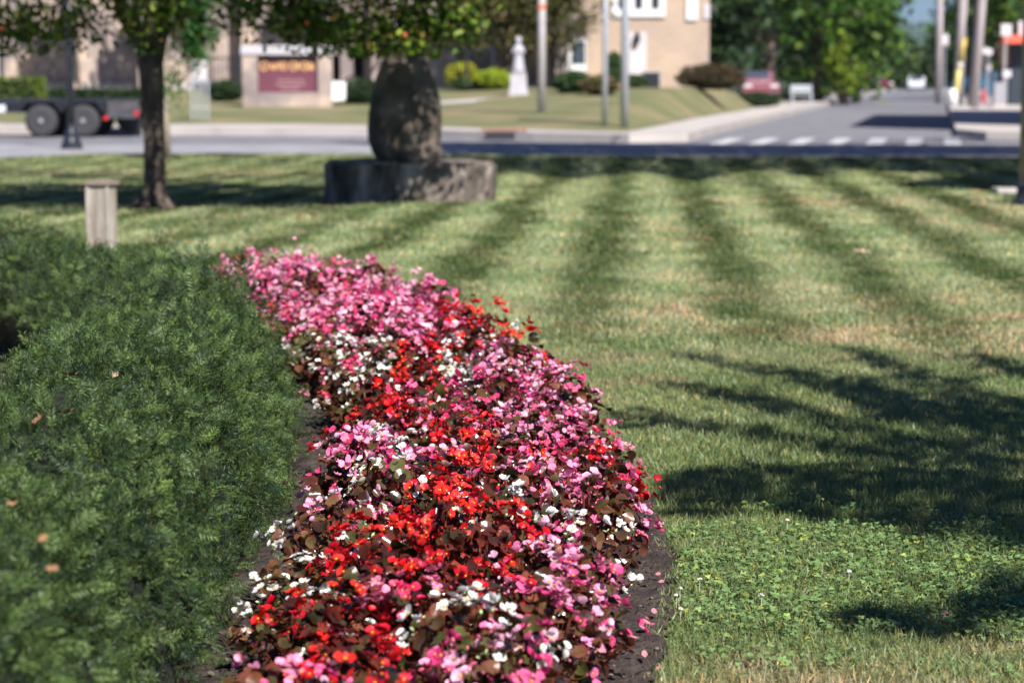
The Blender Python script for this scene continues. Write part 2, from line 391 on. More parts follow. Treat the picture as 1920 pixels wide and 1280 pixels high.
def far_z(x, y):
    x = np.asarray(x, float); y = np.asarray(y, float)
    d = pl_dist(FLWN, x, y); poly = FLWN + [(-120, 380)]
    fy = np.interp(x, [-120, -8, -3, .3, 2.4, 30], [71, 60, 59.5, 53, 50.5, 50.5])
    k = np.clip(d / 1.3, 0, 1); k = k * k * (3 - 2 * k)
    return .134 + np.where(inside(poly, x, y), np.clip((y - fy) * .034, 0, .8) * k * (1 - .55 * np.clip((y - 90) / 12, 0, 1)), 0)
def solveY(px, py, a=48, b=110):
    for Yc in np.arange(a, b, .1):
        if HOR + (CAM_H - float(far_z(X_at(px, Yc), Yc))) / Yc * FPX <= py: return float(Yc)
    return b
slab = [(-120, 380)] + KERB
tag(MB().prism(slab[::-1], -.09, .13).build('far_pavement', M_CONC), kind='structure')
M_FLAWN = noise_mat('far_lawn_grass', [(.08, .105, .032), (.15, .148, .065), (.235, .18, .10)], .45, .95, .8, 18, detail=8)
tag(grid_sheet('far_lawn', np.concatenate([np.arange(-70, -20, 2.), np.arange(-20, -2, .35), np.arange(-2, 14, .15), np.arange(14, 70, 1.5)]), np.concatenate([np.arange(48, 100, .2), np.arange(100, 330, 4.)]),
               lambda x, y: far_z(x, y), M_FLAWN, keep=lambda x, y: inside(FLWN + [(-120, 380)], x, y)), kind='structure')
# path in front of the yellow shrubs
fp = [(X_at(820, 69), 68.5), (X_at(905, 69), 68.5), (X_at(925, 71), 71), (X_at(820, 71), 71)]
tag(grid_sheet('stone_path', np.arange(-4, 1, .25), np.arange(68, 72, .25), lambda x, y: far_z(x, y) + .02, M_CONC,
               keep=lambda x, y: inside([(-4, 68.3), (-1.1, 68.3), (-.5, 70.6), (-4, 70.6)], x, y)), kind='structure')
# right-hand block
r1 = P(1798, 256); RB = [(60, 49.5), (r1[0] + 3, 50), (r1[0] + .4, 51.5), (r1[0] + .3, r1[1] + 2), (r1[0] + .176 * 330, r1[1] + 330), (120, 380), (120, 49.5)]
tag(MB().prism(RB, -.09, .12).build('corner_pavement', M_CONC), kind='structure')
# crosswalk bars
cw = MB(); y0, y1 = P(960, 267)[1], P(960, 256)[1]
xl, xr = X_at(1325, y0), X_at(1800, y0); nb = 7; bw = .34
for i in range(nb):
    xa = xl + (xr - xl - bw) * i / (nb - 1)
    cw.add([(xa, y0, -.038), (xa + bw, y0, -.038), (xa + bw + .176 * (y1 - y0), y1, -.038), (xa + .176 * (y1 - y0), y1, -.038)], [(0, 1, 2, 3)])
tag(cw.build('crosswalk_marking', M_LINE), kind='structure')
# storm drain in the far kerb
dx, dy = P(945, 259)
dr = thing('storm_drain', 'rusty storm drain inlet set in the kerb across the road', 'storm drain', (dx, dy, 0))
MB().box(-.48, .48, -.02, .5, .131, .19).build('drain_cover', noise_mat('rusty_concrete', [(.20, .10, .07), (.36, .22, .17)], 6, .9), dr, .01)
MB().box(-.40, .40, -.035, .06, -.04, .125).build('drain_opening', M_DARK, dr)

_s = np.random.RandomState(71); n = 5200; cxy = sample_poly([(-1.0, 3.2), (.4, 3.2), (.55, 6.5), (.45, 8), (-1.0, 8)], n, _s); kk = inside(soil_poly, cxy[:, 0], cxy[:, 1]); cxy = cxy[kk]; n = len(cxy)
oc_v = np.array([(1, 0, 0), (-1, 0, 0), (0, 1, 0), (0, -1, 0), (0, 0, 1), (0, 0, -1)]) * [1, .8, .6]; oc_f = np.array([(0, 2, 4), (2, 1, 4), (1, 3, 4), (3, 0, 4), (2, 0, 5), (1, 2, 5), (3, 1, 5), (0, 3, 5)])
cc_ = np.array([(.04, .027, .022), (.09, .062, .048), (.02, .014, .012), (.17, .12, .08), (.14, .05, .04)])[_s.choice(5, n, p=[.4, .3, .2, .06, .04])] * _s.uniform(.7, 1.3, (n, 1))
V, F, T_ = inst(oc_v, oc_f, frames(_s.normal(size=(n, 3)) + [0, 0, 1]), np.stack([cxy[:, 0], cxy[:, 1], soil_z(cxy[:, 0], cxy[:, 1]) + .001], 1), np.stack([_s.uniform(.002, .007, n), _s.uniform(.002, .005, n), _s.uniform(.002, .005, n)], 1), cc_)
tag(np_mesh('soil_debris', V, F, leaf_mat('crumb', .95, 0, .1), None, T_), 'crumbs of soil and dry leaf bits on the bare bed edge', 'soil debris', kind='stuff')
# ------------------------------------------------------------------ grass on the near lawn
def hedge_or_bed(x, y):
    return inside(soil_poly + [], x, y) | inside([(-1.0, 0)] + path_poly[1:], x, y) | inside(path_poly, x, y)
GT = [np.array([[-.5, 0, 0], [.5, 0, 0], [.36, .12, .55], [-.36, .12, .55], [0, .42, 1.0]]), [np.array([[0, 1, 2, 3]]), np.array([[3, 2, 4]])]]
def blades(y0, y1, dens, w, h, margin, xlim=None):
    n = int(dens * (y1 - y0) * (.2118 * (y0 + y1) + 2 * margin)); yy = rs.uniform(y0, y1, n)
    hw = .2118 * yy + margin
    # uniform density over the wedge
    hwm = .2118 * y1 + margin; xx = rs.uniform(-hwm, hwm, int(n * 1.0)); k = np.abs(xx) < hw; xx, yy = xx[k], yy[k]
    k = (~hedge_or_bed(xx + .02 * sn(xx, yy, 40) + .022 + rs.normal(0, .012, len(xx)), yy)) & (yy < edgeY(xx) - .02 + .03 * sn(xx, yy, 9)); xx, yy = xx[k], yy[k]
    n = len(xx)
    s = xx - STRIPE_K * yy; lean_dir = .85 * np.clip(np.cos(2 * np.pi * (s - STRIPE_0 + .06 * sn(xx, yy, 1.3, 9) + rs.normal(0, .05, n)) / STRIPE_P) + .5 * sn(xx, yy, 4, 2), -1, 1) * np.clip((yy - 10) / 7, 0, 1)
    A = rs.normal(size=(n, 3)) * np.array([1, 1, 0]); A[:, 1] -= lean_dir * 1.2
    Nn = np.stack([rs.normal(0, .42, n), rs.normal(0, .42, n) - lean_dir * .25, np.ones(n)], 1)
    R = frames(Nn, A)
    hh = h * rs.uniform(.5, 1.25, n) * (1 + .25 * sn(xx, yy, 3, 6)); ww = w * rs.uniform(.7, 1.3, n)
    S = np.stack([ww, hh, hh], 1)
    v = rs.uniform(.65, 1.4, n)[:, None]; C = np.ones((n, 3)) * v
    dead = rs.uniform(size=n) < (.10 + .10 * np.clip(sn(xx, yy, 2.5, 8), 0, 1)); C[dead] *= np.array([2.0, 1.35, 1.3])
    yel = rs.uniform(size=n) < .2; C[yel] *= np.array([1.25, 1.12, .8])
    T = np.stack([xx, yy, np.full(n, -.002)], 1)
    return inst(GT[0], GT[1], R, T, S, C)
gp = [(blades(4.2, 7.5, 15000, .003, .030, .45), 0), (blades(7.5, 11, 9000, .0038, .030, .5), 0), (blades(11, 17, 3600, .0065, .032, .6), 0),
      (blades(17, 26, 1100, .012, .034, .8), 0), (blades(26, 41.5, 420, .018, .025, 1), 0)]
V, F, T_, mi = merge(gp)
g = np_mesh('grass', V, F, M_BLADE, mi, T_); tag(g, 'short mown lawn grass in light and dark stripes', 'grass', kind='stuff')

# clover patch
def disc(n=6, a=1, b=1, cup=.15):
    vs = [(0, 0, 0)] + [(a * math.cos(2 * math.pi * i / n), b * math.sin(2 * math.pi * i / n), cup) for i in range(n)]
    return vs, [(0, i + 1, (i + 1) % n + 1) for i in range(n)]
tv, tf = [], []
for k in range(3):
    a = 2 * math.pi * k / 3; v, f = disc(6, .5, .45, .12); o = len(tv)
    tv += [(math.cos(a) * .5 + x * math.cos(a) - y * math.sin(a), math.sin(a) * .5 + x * math.sin(a) + y * math.cos(a), z) for x, y, z in v]
    tf += [tuple(i + o for i in q) for q in f]
n = 30000; yy = rs.uniform(4.9, 7.2, n); xx = rs.uniform(.4, 2.1, n)
f = np.exp(-((xx - 1.0) / .62) ** 4 - ((yy - 5.95) / .72) ** 4) + .35 * sn(xx, yy, 7, 1)
k = (f > .6 + rs.uniform(-.55, .5, n)) & (rs.uniform(size=n) < .75) & (~inside(soil_poly, xx, yy)); xx, yy = xx[k], yy[k]; n = len(xx)
R = frames(np.stack([rs.normal(0, .35, n), rs.normal(-.1, .35, n), np.ones(n)], 1))
C = np.array([.13, .215, .075]) * rs.uniform(.6, 1.5, (n, 1)); C[rs.uniform(size=n) < .12] *= np.array([1.9, 1.4, .9])
V, F, T_ = inst(tv, np.array(tf), R, np.stack([xx, yy, rs.uniform(.012, .034, n)], 1), rs.uniform(.0055, .0095, n), C)
tag(np_mesh('clover', V, F, M_LEAF, None, T_), 'patch of green clover in the lawn beside the begonia bed', 'clover', kind='stuff')
M_CLOV = noise_mat('clover_blossom_white', [(.55, .48, .42), (.8, .75, .7)], 200, .8)
for i, (px, py) in enumerate([(1275, 1105), (1268, 1118), (1312, 1088), (1428, 1118), (1476, 977), (1592, 1073), (1642, 1120), (1276, 1143)]):
    x, y = P(px, py, .04); b = MB()
    for q in range(26):
        u = Vector(np.random.RandomState(i * 40 + q).normal(size=3)).normalized(); u.z = abs(u.z) * .9
        b.tube([u * .002, u * .009], [.0012, .0016], 4)
    b.tube([(0, 0, -.04), (0, 0, 0)], .0009, 4)
    o = b.build('clover_blossom', M_CLOV, loc=(x, y, .042)); o.scale = [random.uniform(.5, .8)] * 3
    tag(o, 'small white clover head standing in the clover patch', 'clover flower', 'white clover heads in the lawn')

# ------------------------------------------------------------------ yew hedge
CL = np.array([(-1.05, 2.4), (-1.05, 4.2), (-1.02, 5.8), (-1.04, 7.2), (-1.22, 8.6), (-1.62, 10.0), (-2.3, 11.25), (-3.2, 12.1), (-4.6, 12.9)])
seg = np.linalg.norm(np.diff(CL, axis=0), axis=1); SL = np.concatenate([[0], np.cumsum(seg)])
def cl(s): return np.stack([np.interp(s, SL, CL[:, 0]), np.interp(s, SL, CL[:, 1])], -1)
def hedge_pt(s, ph, k=1.0):
    c = cl(s); d = unit(cl(s + .25) - cl(s - .25)); nrm = np.stack([d[..., 1], -d[..., 0]], -1)      # to the right of travel
    cs, sn_ = np.cos(ph), np.sin(ph)
    lob = 1 + .07 * np.sin(s * 5.2 + 1.3 * np.sin(ph * 2)) + .05 * np.sin(s * 11.3 + ph * 3) + .05 * np.sin(s * 21 + ph * 7 + 1)
    u = np.sign(cs) * np.abs(cs) ** .75 * .385 * lob
    h = .545 + .035 * np.sin(s * 2.1 + .5) + .02 * np.sin(s * 7.7)
    z = np.abs(sn_) ** .62 * h * (1 + .03 * np.sin(s * 13 + ph * 5))
    und = np.clip((s - 4.2) / 1.2, 0, 1) * (cs < 0) * np.clip(1 - z / .26, 0, 1); u = u * (1 - .55 * und)
    p = np.stack([c[..., 0] + nrm[..., 0] * u * k, c[..., 1] + nrm[..., 1] * u * k, z * k], -1)
    return p
def yew_template(seed, nn=22, L=1.0):
    r = np.random.RandomState(seed); vs = []; fs = []; bend = r.uniform(-.12, .12)
    for i in range(nn):
        t = .08 + .9 * i / nn; side = 1 if i % 2 else -1
        ln = .38 * (1 - .3 * t) * r.uniform(.8, 1.15); ang = math.radians(r.uniform(58, 80) * (1 - .3 * t)); wd = .021
        lift = r.uniform(-.06, .45)
        d = np.array([side * math.sin(ang), math.cos(ang), lift]); d /= np.linalg.norm(d); p = np.array([bend * t * t, t, 0.])
        q = np.cross(d, [0, 0, 1]); q /= np.linalg.norm(q); tw_ = r.uniform(-.7, .7); q = q * math.cos(tw_) + np.cross(d, q) * math.sin(tw_)
        o = len(vs); vs += [p, p + d * ln * .5 + q * wd + [0, 0, .006], p + d * ln + [0, 0, -.02], p + d * ln * .5 - q * wd + [0, 0, .006]]; fs.append((o, o + 1, o + 2, o + 3))
    return np.array(vs), np.array(fs)
SPRIGS = [(372, 450, 9.6), (440, 478, 9.0), (347, 470, 9.7), (80, 612, 6.9), (300, 470, 9.9), (455, 488, 8.95)]
YT = [yew_template(i) for i in range(5)]
def yew(name, s0, s1, dens, label, seed, hullseed=0):
    r = np.random.RandomState(seed)
    root = thing(name, label, 'hedge')
    n = int((s1 - s0) * 1.35 * dens); s = r.uniform(s0, s1, n); ph = r.uniform(-.12, math.pi + .12, n)
    # sprays crowd into tufts
    tc = r.uniform(size=(int(n / 9), 2)) * np.array([s1 - s0, math.pi]) + np.array([s0, 0]); ti = r.randint(0, len(tc), n); q = r.uniform(size=n) < .62
    s = np.where(q, tc[ti, 0] + r.normal(0, .026, n), s); ph = np.where(q, tc[ti, 1] + r.normal(0, .07, n), ph)
    s = np.clip(s, s0, s1)
    e = 1e-2; p = hedge_pt(s, ph); nrm = unit(np.cross(hedge_pt(s, ph + e) - p, hedge_pt(s + e, ph) - p))
    nrm *= np.where((nrm[:, 2] * .3 + np.sum((p - hedge_pt(s, np.full(n, math.pi / 2), .5)) * nrm, 1)) > 0, 1, -1)[:, None]
    tr = np.random.RandomState(seed + 1).normal(size=(len(tc), 3)); tdir = np.where(q[:, None], tr[ti] * .42, r.normal(0, .5, (n, 3)))
    D = unit(nrm * .75 + np.array([.0, -.05, .22]) + tdir * .9 + r.normal(0, .38, (n, 3)))                 # twig direction
    tp_ = hedge_pt(tc[:, 0], tc[:, 1]); D = unit(D + np.where(q[:, None], unit(p - tp_[ti]) * .85, 0))
    L = r.uniform(.032, .056, n); depth = r.uniform(.0, .09, n); depth += np.where(q, np.clip(np.random.RandomState(seed + 2).normal(0, .03, len(tc))[ti], -.05, .06), 0)
    tall = r.uniform(size=n) < .004; L[tall] *= 1.5; depth[tall] -= .04; D[tall] = unit(D[tall] + [0, 0, 1.2])
    T = p - nrm * (depth + L * .35)[:, None]
    fn = unit(np.cross(D, np.cross(nrm + r.normal(0, .6, (n, 3)), D)))                                  # spray's upper face
    X = np.cross(D, fn); R = np.stack([X, D, fn], -1)
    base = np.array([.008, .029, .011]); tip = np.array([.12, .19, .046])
    mixv = np.clip(.25 - 4 * (depth - .04) + .32 * r.normal(size=n) + np.where(q, np.random.RandomState(seed + 3).normal(0, .22, len(tc))[ti], 0), 0, 1)[:, None]  # deeper sprays tinted darker, inner shade put into the colour
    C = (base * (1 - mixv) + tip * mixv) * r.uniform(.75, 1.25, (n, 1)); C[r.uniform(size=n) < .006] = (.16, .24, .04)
    # a few long unclipped sprigs
    for (px, py, Yq) in SPRIGS:
        if (Yq > 8.3) != (s0 > 3): continue
        x, z = X_at(px, Yq), Z_at(py, Yq); m_ = 7
        for j in range(m_):
            f = j / (m_ - 1); D = np.vstack([D, unit(np.array([[r.normal() * .45 + .15, r.normal() * .3, 1.]]) if j else np.array([[.12, 0, 1.]]))])
            T = np.vstack([T, [[x + .02 * f, Yq, z - .15 * (1 - f) - .02]]]); L = np.append(L, .055 if j else .15); mixv = np.vstack([mixv, [[.1]]]); C = np.vstack([C, [[.03, .075, .025]]])
    nrm2 = np.tile([[0, -1., .2]], (len(T) - n, 1)); fn2 = unit(np.cross(D[n:], np.cross(nrm2 + r.normal(0, .5, nrm2.shape), D[n:]))) if len(T) > n else np.zeros((0, 3))
    if len(T) > n: R = np.concatenate([R, np.stack([np.cross(D[n:], fn2), D[n:], fn2], -1)])
    n = len(T)
    parts = []; ti5 = r.randint(0, 5, n)
    for k in range(5):
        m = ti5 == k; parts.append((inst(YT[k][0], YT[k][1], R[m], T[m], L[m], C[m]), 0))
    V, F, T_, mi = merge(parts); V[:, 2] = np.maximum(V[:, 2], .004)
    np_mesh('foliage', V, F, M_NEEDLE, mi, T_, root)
    # twigs carrying the sprays
    tw = [(0, -.3, 0), (.010, -.3, 0), (.006, .95, .0), (0, .95, .0), (0, -.3, .01), (0, .95, .008)]
    C2 = np.tile([.10, .12, .035], (n, 1)) * r.uniform(.5, 1.3, (n, 1))
    V, F, T_ = inst(tw, np.array([(0, 1, 2, 3), (0, 4, 5, 3)]), R, T, L, C2); V[:, 2] = np.maximum(V[:, 2], .004)
    np_mesh('twigs', V, F, M_NEEDLE, None, T_, root)
    # solid near-black hull painting the shade between the sprays
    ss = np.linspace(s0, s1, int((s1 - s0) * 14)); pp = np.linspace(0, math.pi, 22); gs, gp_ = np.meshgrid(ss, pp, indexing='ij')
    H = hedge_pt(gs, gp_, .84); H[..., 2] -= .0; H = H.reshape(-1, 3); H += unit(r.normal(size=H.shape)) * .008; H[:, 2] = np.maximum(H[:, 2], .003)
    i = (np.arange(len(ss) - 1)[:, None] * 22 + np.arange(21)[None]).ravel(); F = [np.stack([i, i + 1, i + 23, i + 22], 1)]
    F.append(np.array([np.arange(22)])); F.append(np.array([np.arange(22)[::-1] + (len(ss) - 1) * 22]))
    np_mesh('shade_core', H, F, M_CORE, None, None, root)
    return root
S_SPLIT = float(np.interp(8.3, CL[:, 1], SL))
yew('yew_hedge', .6, S_SPLIT, 3900, 'dark green clipped yew hedge nearest the viewer, running along the begonia bed', 21)
yew('yew_hedge', S_SPLIT + .02, SL[-1] - .1, 2300, 'farther yew hedge stretch curving away left in front of the short wooden post', 31)

# ------------------------------------------------------------------ begonias
def petal(L, W, n=7, cup=.25, base=.0):
    vs = [(0, base, 0)]
    for i in range(n):
        a = -math.pi / 2 + math.pi * (i + .5) / n - 0
        pass
    vs = [(0, 0, 0)]; 
    for i in range(n + 1):
        a = math.radians(-105 + 210 * i / n); x = W * math.sin(a); y = L * .52 + L * .48 * math.cos(a)
        r = math.hypot(x, y); vs.append((x, y, cup * r * r / L))
    vs.append((0, L * .55, cup * .18 * L)); c = len(vs) - 1
    fs = [(0, c, 1), (0, n + 1, c)] + [(c, i + 2, i + 1) for i in range(n)]
    return vs, fs
def place(vs, ang, lift=0):
    ca, sa = math.cos(ang), math.sin(ang); cl_, sl_ = math.cos(lift), math.sin(lift)
    return [((x) * ca - (y * cl_ - z * sl_) * sa, x * sa + (y * cl_ - z * sl_) * ca, y * sl_ + z * cl_) for x, y, z in vs]
FT = []; FVC = []
for k in range(6):
    r = random.Random(k); vs, fs, centre = [], [], []
    for a, L, W in ((0, 1.0, .62), (math.pi, 1.0, .62), (math.pi / 2, .72, .26), (-math.pi / 2, .72, .26)):
        v, f = petal(L * r.uniform(.88, 1.05), W * r.uniform(.85, 1.08), 8, r.uniform(.1, .5))
        v = place(v, a + r.uniform(-.15, .15), r.uniform(-.05, .5)); v = [(x * r.uniform(.9, 1.1), y * r.uniform(.9, 1.1), z + r.uniform(-.05, .05)) for x, y, z in v]; o = len(vs); vs += v; fs += [tuple(i + o for i in q) for q in f]
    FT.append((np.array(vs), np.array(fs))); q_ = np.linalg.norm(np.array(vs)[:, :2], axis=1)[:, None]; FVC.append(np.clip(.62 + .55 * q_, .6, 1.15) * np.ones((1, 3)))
sv = [(0, 0, .34), (.2, 0, .16), (.1, .17, .16), (-.1, .17, .16), (-.2, 0, .16), (-.1, -.17, .16), (.1, -.17, .16), (0, 0, 0)]
sf = [(0, i, i % 6 + 1) for i in range(1, 7)] + [(7, i % 6 + 1, i) for i in range(1, 7)]
bud_v = [(0, 0, 0)] + [(.22 * math.cos(a * math.pi / 2.5), .14 * math.sin(a * math.pi / 2.5), .35) for a in range(5)] + [(.15 * math.cos(a * math.pi / 2.5), .10 * math.sin(a * math.pi / 2.5), .62) for a in range(5)] + [(0, 0, .8)]
bud_f = [(0, 1 + (i + 1) % 5, 1 + i) for i in range(5)] + [(11, 6 + i, 6 + (i + 1) % 5) for i in range(5)]
bud_q = [(1 + i, 1 + (i + 1) % 5, 6 + (i + 1) % 5, 6 + i) for i in range(5)]
LT = []
for k in range(4):                                    # rounded lopsided waxy leaf, two rings, cupped along the midrib
    r = random.Random(40 + k); vs = [(0, 0, 0), (0, .5, .0)]; n = 11; cup = r.uniform(.4, 1.3); wv = r.uniform(.03, .08)
    for ring, q in ((0, .55), (1, 1.0)):
        for i in range(n):
            a = math.radians(-165 + 330 * i / (n - 1)); x = .56 * math.sin(a) * (1.12 if a > 0 else .92); y = .5 + .52 * math.cos(a)
            x *= q; y = .5 + (y - .5) * q
            vs.append((x, y, cup * x * x + wv * q * math.sin(a * 5 + k) - .12 * q * max(0, y - .6)))
    fs3 = [(1, 2 + i + 1, 2 + i) for i in range(n - 1)] + [(0, 1, 2), (0, 2 + n - 1, 1)]
    fs4 = [(2 + i, 2 + i + 1, 2 + n + i + 1, 2 + n + i) for i in range(n - 1)]
    LT.append((np.array(vs), [np.array(fs3), np.array(fs4)]))
KINDS = {'red': dict(p=[(.74, .012, .016), (.62, .008, .02), (.80, .03, .02), (.5, .006, .018)], leaf=[(.13, .028, .020), (.07, .022, .016), (.20, .045, .028), (.055, .045, .018)]),
         'pink': dict(p=[(.80, .15, .35), (.85, .30, .50), (.68, .05, .20), (.88, .46, .62)], leaf=[(.13, .045, .028), (.11, .062, .028), (.08, .025, .02), (.08, .08, .025), (.2, .09, .05)]),
         'rose': dict(p=[(.76, .05, .16), (.82, .14, .32), (.84, .26, .40), (.62, .015, .08)], leaf=[(.15, .042, .028), (.09, .032, .02), (.19, .075, .042), (.07, .068, .022)]),
         'white': dict(p=[(.84, .83, .78), (.80, .80, .80), (.86, .84, .70), (.85, .80, .78)], leaf=[(.12, .08, .035), (.17, .085, .045), (.09, .10, .032), (.07, .038, .022)])}
def begonia_meshes(kind, seed):
    r = np.random.RandomState(seed); K = KINDS[kind]; Rd, Hh = .155, .255
    # leaves over a dome, some inside
    n = 150; th = r.uniform(0, 2 * math.pi, n); u = r.uniform(0, 1, n) ** .6; k = r.uniform(.62, 1.02, n)
    pos = np.stack([np.cos(th) * np.sin(u * 1.45) * Rd, np.sin(th) * np.sin(u * 1.45) * Rd, .05 + (Hh - .06) * np.cos(u * 1.3)], 1) * k[:, None]
    out = unit(pos * np.array([1, 1, .55])); Nn = unit(out * .55 + np.array([0, 0, .6]) + r.normal(0, .6, (n, 3)))
    A = unit(out * np.array([1, 1, .1]) + r.normal(0, .35, (n, 3)))
    R = frames(Nn, A); S = r.uniform(.018, .037, n); C = np.array(K['leaf'])[r.randint(0, len(K['leaf']), n)] * r.uniform(.3, .95, (n, 1))
    parts = []; tk = r.randint(0, 4, n)
    for i in range(4):
        m = tk == i; vl = LT[i][0]; e_ = np.clip(np.hypot(vl[:, 0] * 1.7, (vl[:, 1] - .5) * 1.9), 0, 1)[:, None] ** 3
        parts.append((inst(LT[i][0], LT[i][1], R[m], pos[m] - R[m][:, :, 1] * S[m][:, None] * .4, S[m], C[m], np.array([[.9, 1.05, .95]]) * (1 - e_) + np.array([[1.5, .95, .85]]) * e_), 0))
    # stems
    ns = 26; e = pos[:ns] * .97; st = np.zeros((ns, 3)); st[:, :2] = e[:, :2] * .3; dv = e - st; L = np.linalg.norm(dv, axis=1)
    tv = [(-.5, 0, 0), (.5, 0, 0), (.35, 1, 0), (-.35, 1, 0), (0, 0, .5), (0, 1, .35), (0, 0, -.5), (0, 1, -.35)]
    Rm = frames(np.cross(dv, r.normal(size=(ns, 3))), dv)
    parts.append((inst(tv, np.array([(0, 1, 2, 3), (6, 4, 5, 7)]), Rm, st, np.stack([np.full(ns, .006), L, np.full(ns, .006)], 1), np.tile([.17, .045, .03], (ns, 1)) * r.uniform(.6, 1.4, (ns, 1))), 0))
    Vf, Ff, Tf, mf = merge(parts)
    # blossoms in clusters of two to five
    nc = {'red': 14, 'pink': 20, 'rose': 17, 'white': 12}[kind]; P_, C_, N_, S_ = [], [], [], []; B_ = []
    for c in range(nc):
        a = r.uniform(0, 6.28); uu = r.uniform(0, 1) ** .62; q = np.array([math.cos(a) * math.sin(uu * 1.4) * Rd, math.sin(a) * math.sin(uu * 1.4) * Rd, .05 + (Hh - .05) * math.cos(uu * 1.25)]) * r.uniform(.98, 1.12)
        o = unit(q * np.array([1, 1, .5])); col = np.array(K['p'][r.randint(0, 4)])
        for j in range(r.randint(2, 6)):
            P_.append(q + r.normal(0, .0135, 3)); N_.append(unit(o * .9 + np.array([0, 0, .25]) + r.normal(0, .38, 3))); S_.append(r.uniform(.0115, .0182) * (.9 if kind == 'white' else 1)); C_.append(col * r.uniform(.85, 1.12))
        for j in range(r.randint(1, 4)): B_.append(q + r.normal(0, .016, 3) - [0, 0, .006])
    P_, C_, N_, S_ = map(np.array, (P_, C_, N_, S_)); C_ = np.clip(C_, 0, .9); B_ = np.array(B_)
    R = frames(N_); parts = []; tk = r.randint(0, 6, len(P_))
    for i in range(6):
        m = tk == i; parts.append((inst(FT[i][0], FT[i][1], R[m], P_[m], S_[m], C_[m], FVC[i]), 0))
    hasy = r.uniform(size=len(P_)) < .75
    parts.append((inst(sv, np.array(sf), R[hasy], P_[hasy], S_[hasy], np.tile([.85, .50, .02], (hasy.sum(), 1))), 0))
    bc = {'red': (.55, .03, .03), 'pink': (.75, .16, .25), 'rose': (.65, .10, .13), 'white': (.55, .62, .30)}[kind]
    parts.append((inst(bud_v, [np.array(bud_f), np.array(bud_q)], frames(r.normal(size=B_.shape) + [0, 0, .5]), B_, r.uniform(.010, .019, len(B_)), np.tile(bc, (len(B_), 1)) * r.uniform(.7, 1.2, (len(B_), 1))), 0))
    Vb, Fb, Tb, mb = merge(parts)
    return (Vf, Ff, Tf, mf), (Vb, Fb, Tb, mb)
protos = {}
for kind in KINDS:
    protos[kind] = []
    for v in range(6):
        a, b = begonia_meshes(kind, 100 + v + 17 * len(kind))
        root = thing('begonia', 'x', 'flowering plant')
        np_mesh('foliage', a[0], a[1], M_BLEAF, a[3], a[2], root); np_mesh('blossoms', b[0], b[1], M_PETAL, b[3], b[2], root)
        protos[kind].append([root, False])
# colour of each plant, read from the flower bed: (px, py of its top, kind)
SEEDS = [(600, 500, 'pink'), (660, 510, 'pink'), (490, 505, 'pink'), (520, 530, 'pink'), (505, 550, 'red'), (475, 515, 'pink'), (430, 505, 'pink'), (640, 500, 'rose'), (520, 575, 'red'), (740, 520, 'pink'), (790, 550, 'pink'), (690, 560, 'rose'), (820, 545, 'red'), (850, 580, 'red'), (620, 570, 'pink'), (700, 590, 'pink'),
         (560, 560, 'pink'), (760, 600, 'pink'), (860, 600, 'pink'), (945, 590, 'red'), (880, 610, 'red'), (600, 640, 'white'), (670, 625, 'white'), (750, 630, 'pink'), (820, 640, 'rose'), (905, 640, 'white'), (860, 670, 'white'), (1000, 630, 'red'), (1040, 640, 'pink'), (960, 660, 'pink'),
         (700, 690, 'white'), (770, 655, 'red'), (590, 700, 'rose'), (660, 700, 'rose'), (760, 700, 'red'), (1070, 680, 'pink'), (990, 700, 'pink'), (900, 720, 'pink'), (1110, 715, 'red'), (830, 740, 'rose'), (620, 740, 'white'), (700, 750, 'red'), (780, 750, 'red'), (960, 760, 'pink'), (1040, 770, 'pink'),
         (1130, 770, 'rose'), (620, 800, 'white'), (690, 790, 'white'), (760, 790, 'white'), (740, 820, 'pink'), (680, 830, 'pink'), (800, 790, 'pink'), (830, 830, 'red'), (910, 850, 'red'), (990, 830, 'pink'), (1080, 820, 'rose'), (1150, 840, 'red'), (1120, 820, 'white'),
         (640, 890, 'pink'), (700, 890, 'red'), (770, 890, 'white'), (880, 880, 'red'), (960, 890, 'rose'), (1050, 870, 'pink'), (1130, 890, 'pink'), (1200, 875, 'red'), (560, 950, 'white'), (620, 960, 'white'), (700, 960, 'red'), (780, 950, 'red'), (850, 970, 'red'), (900, 930, 'white'),
         (960, 930, 'white'), (1010, 950, 'white'), (1080, 980, 'white'), (1150, 940, 'pink'), (1210, 940, 'pink'), (1220, 990, 'rose'), (520, 1020, 'white'), (560, 1070, 'white'), (640, 1020, 'red'), (750, 1030, 'red'), (850, 1040, 'red'), (980, 1030, 'red'), (1080, 1040, 'pink'), (1150, 1050, 'pink'), (1180, 1100, 'pink'),
         (480, 1080, 'white'), (500, 1130, 'red'), (580, 1130, 'red'), (680, 1110, 'red'), (760, 1110, 'rose'), (840, 1130, 'red'), (920, 1110, 'pink'), (1010, 1120, 'pink'), (1090, 1130, 'pink'), (930, 1170, 'white'), (1090, 1210, 'white'), (460, 1190, 'pink'), (530, 1190, 'rose'), (640, 1200, 'red'),
         (750, 1200, 'rose'), (860, 1200, 'pink'), (970, 1200, 'pink'), (1060, 1180, 'pink'), (560, 1260, 'pink'), (450, 1260, 'pink'), (680, 1270, 'red'), (800, 1270, 'rose'), (900, 1260, 'pink'), (1020, 1260, 'pink'), (1110, 1260, 'white'), (600, 1240, 'pink')]
SD = np.array([(a, b) for a, b, _ in SEEDS], float)
pts = []
rb = np.random.RandomState(8)
uL = np.linspace(0, 1, len(BL))
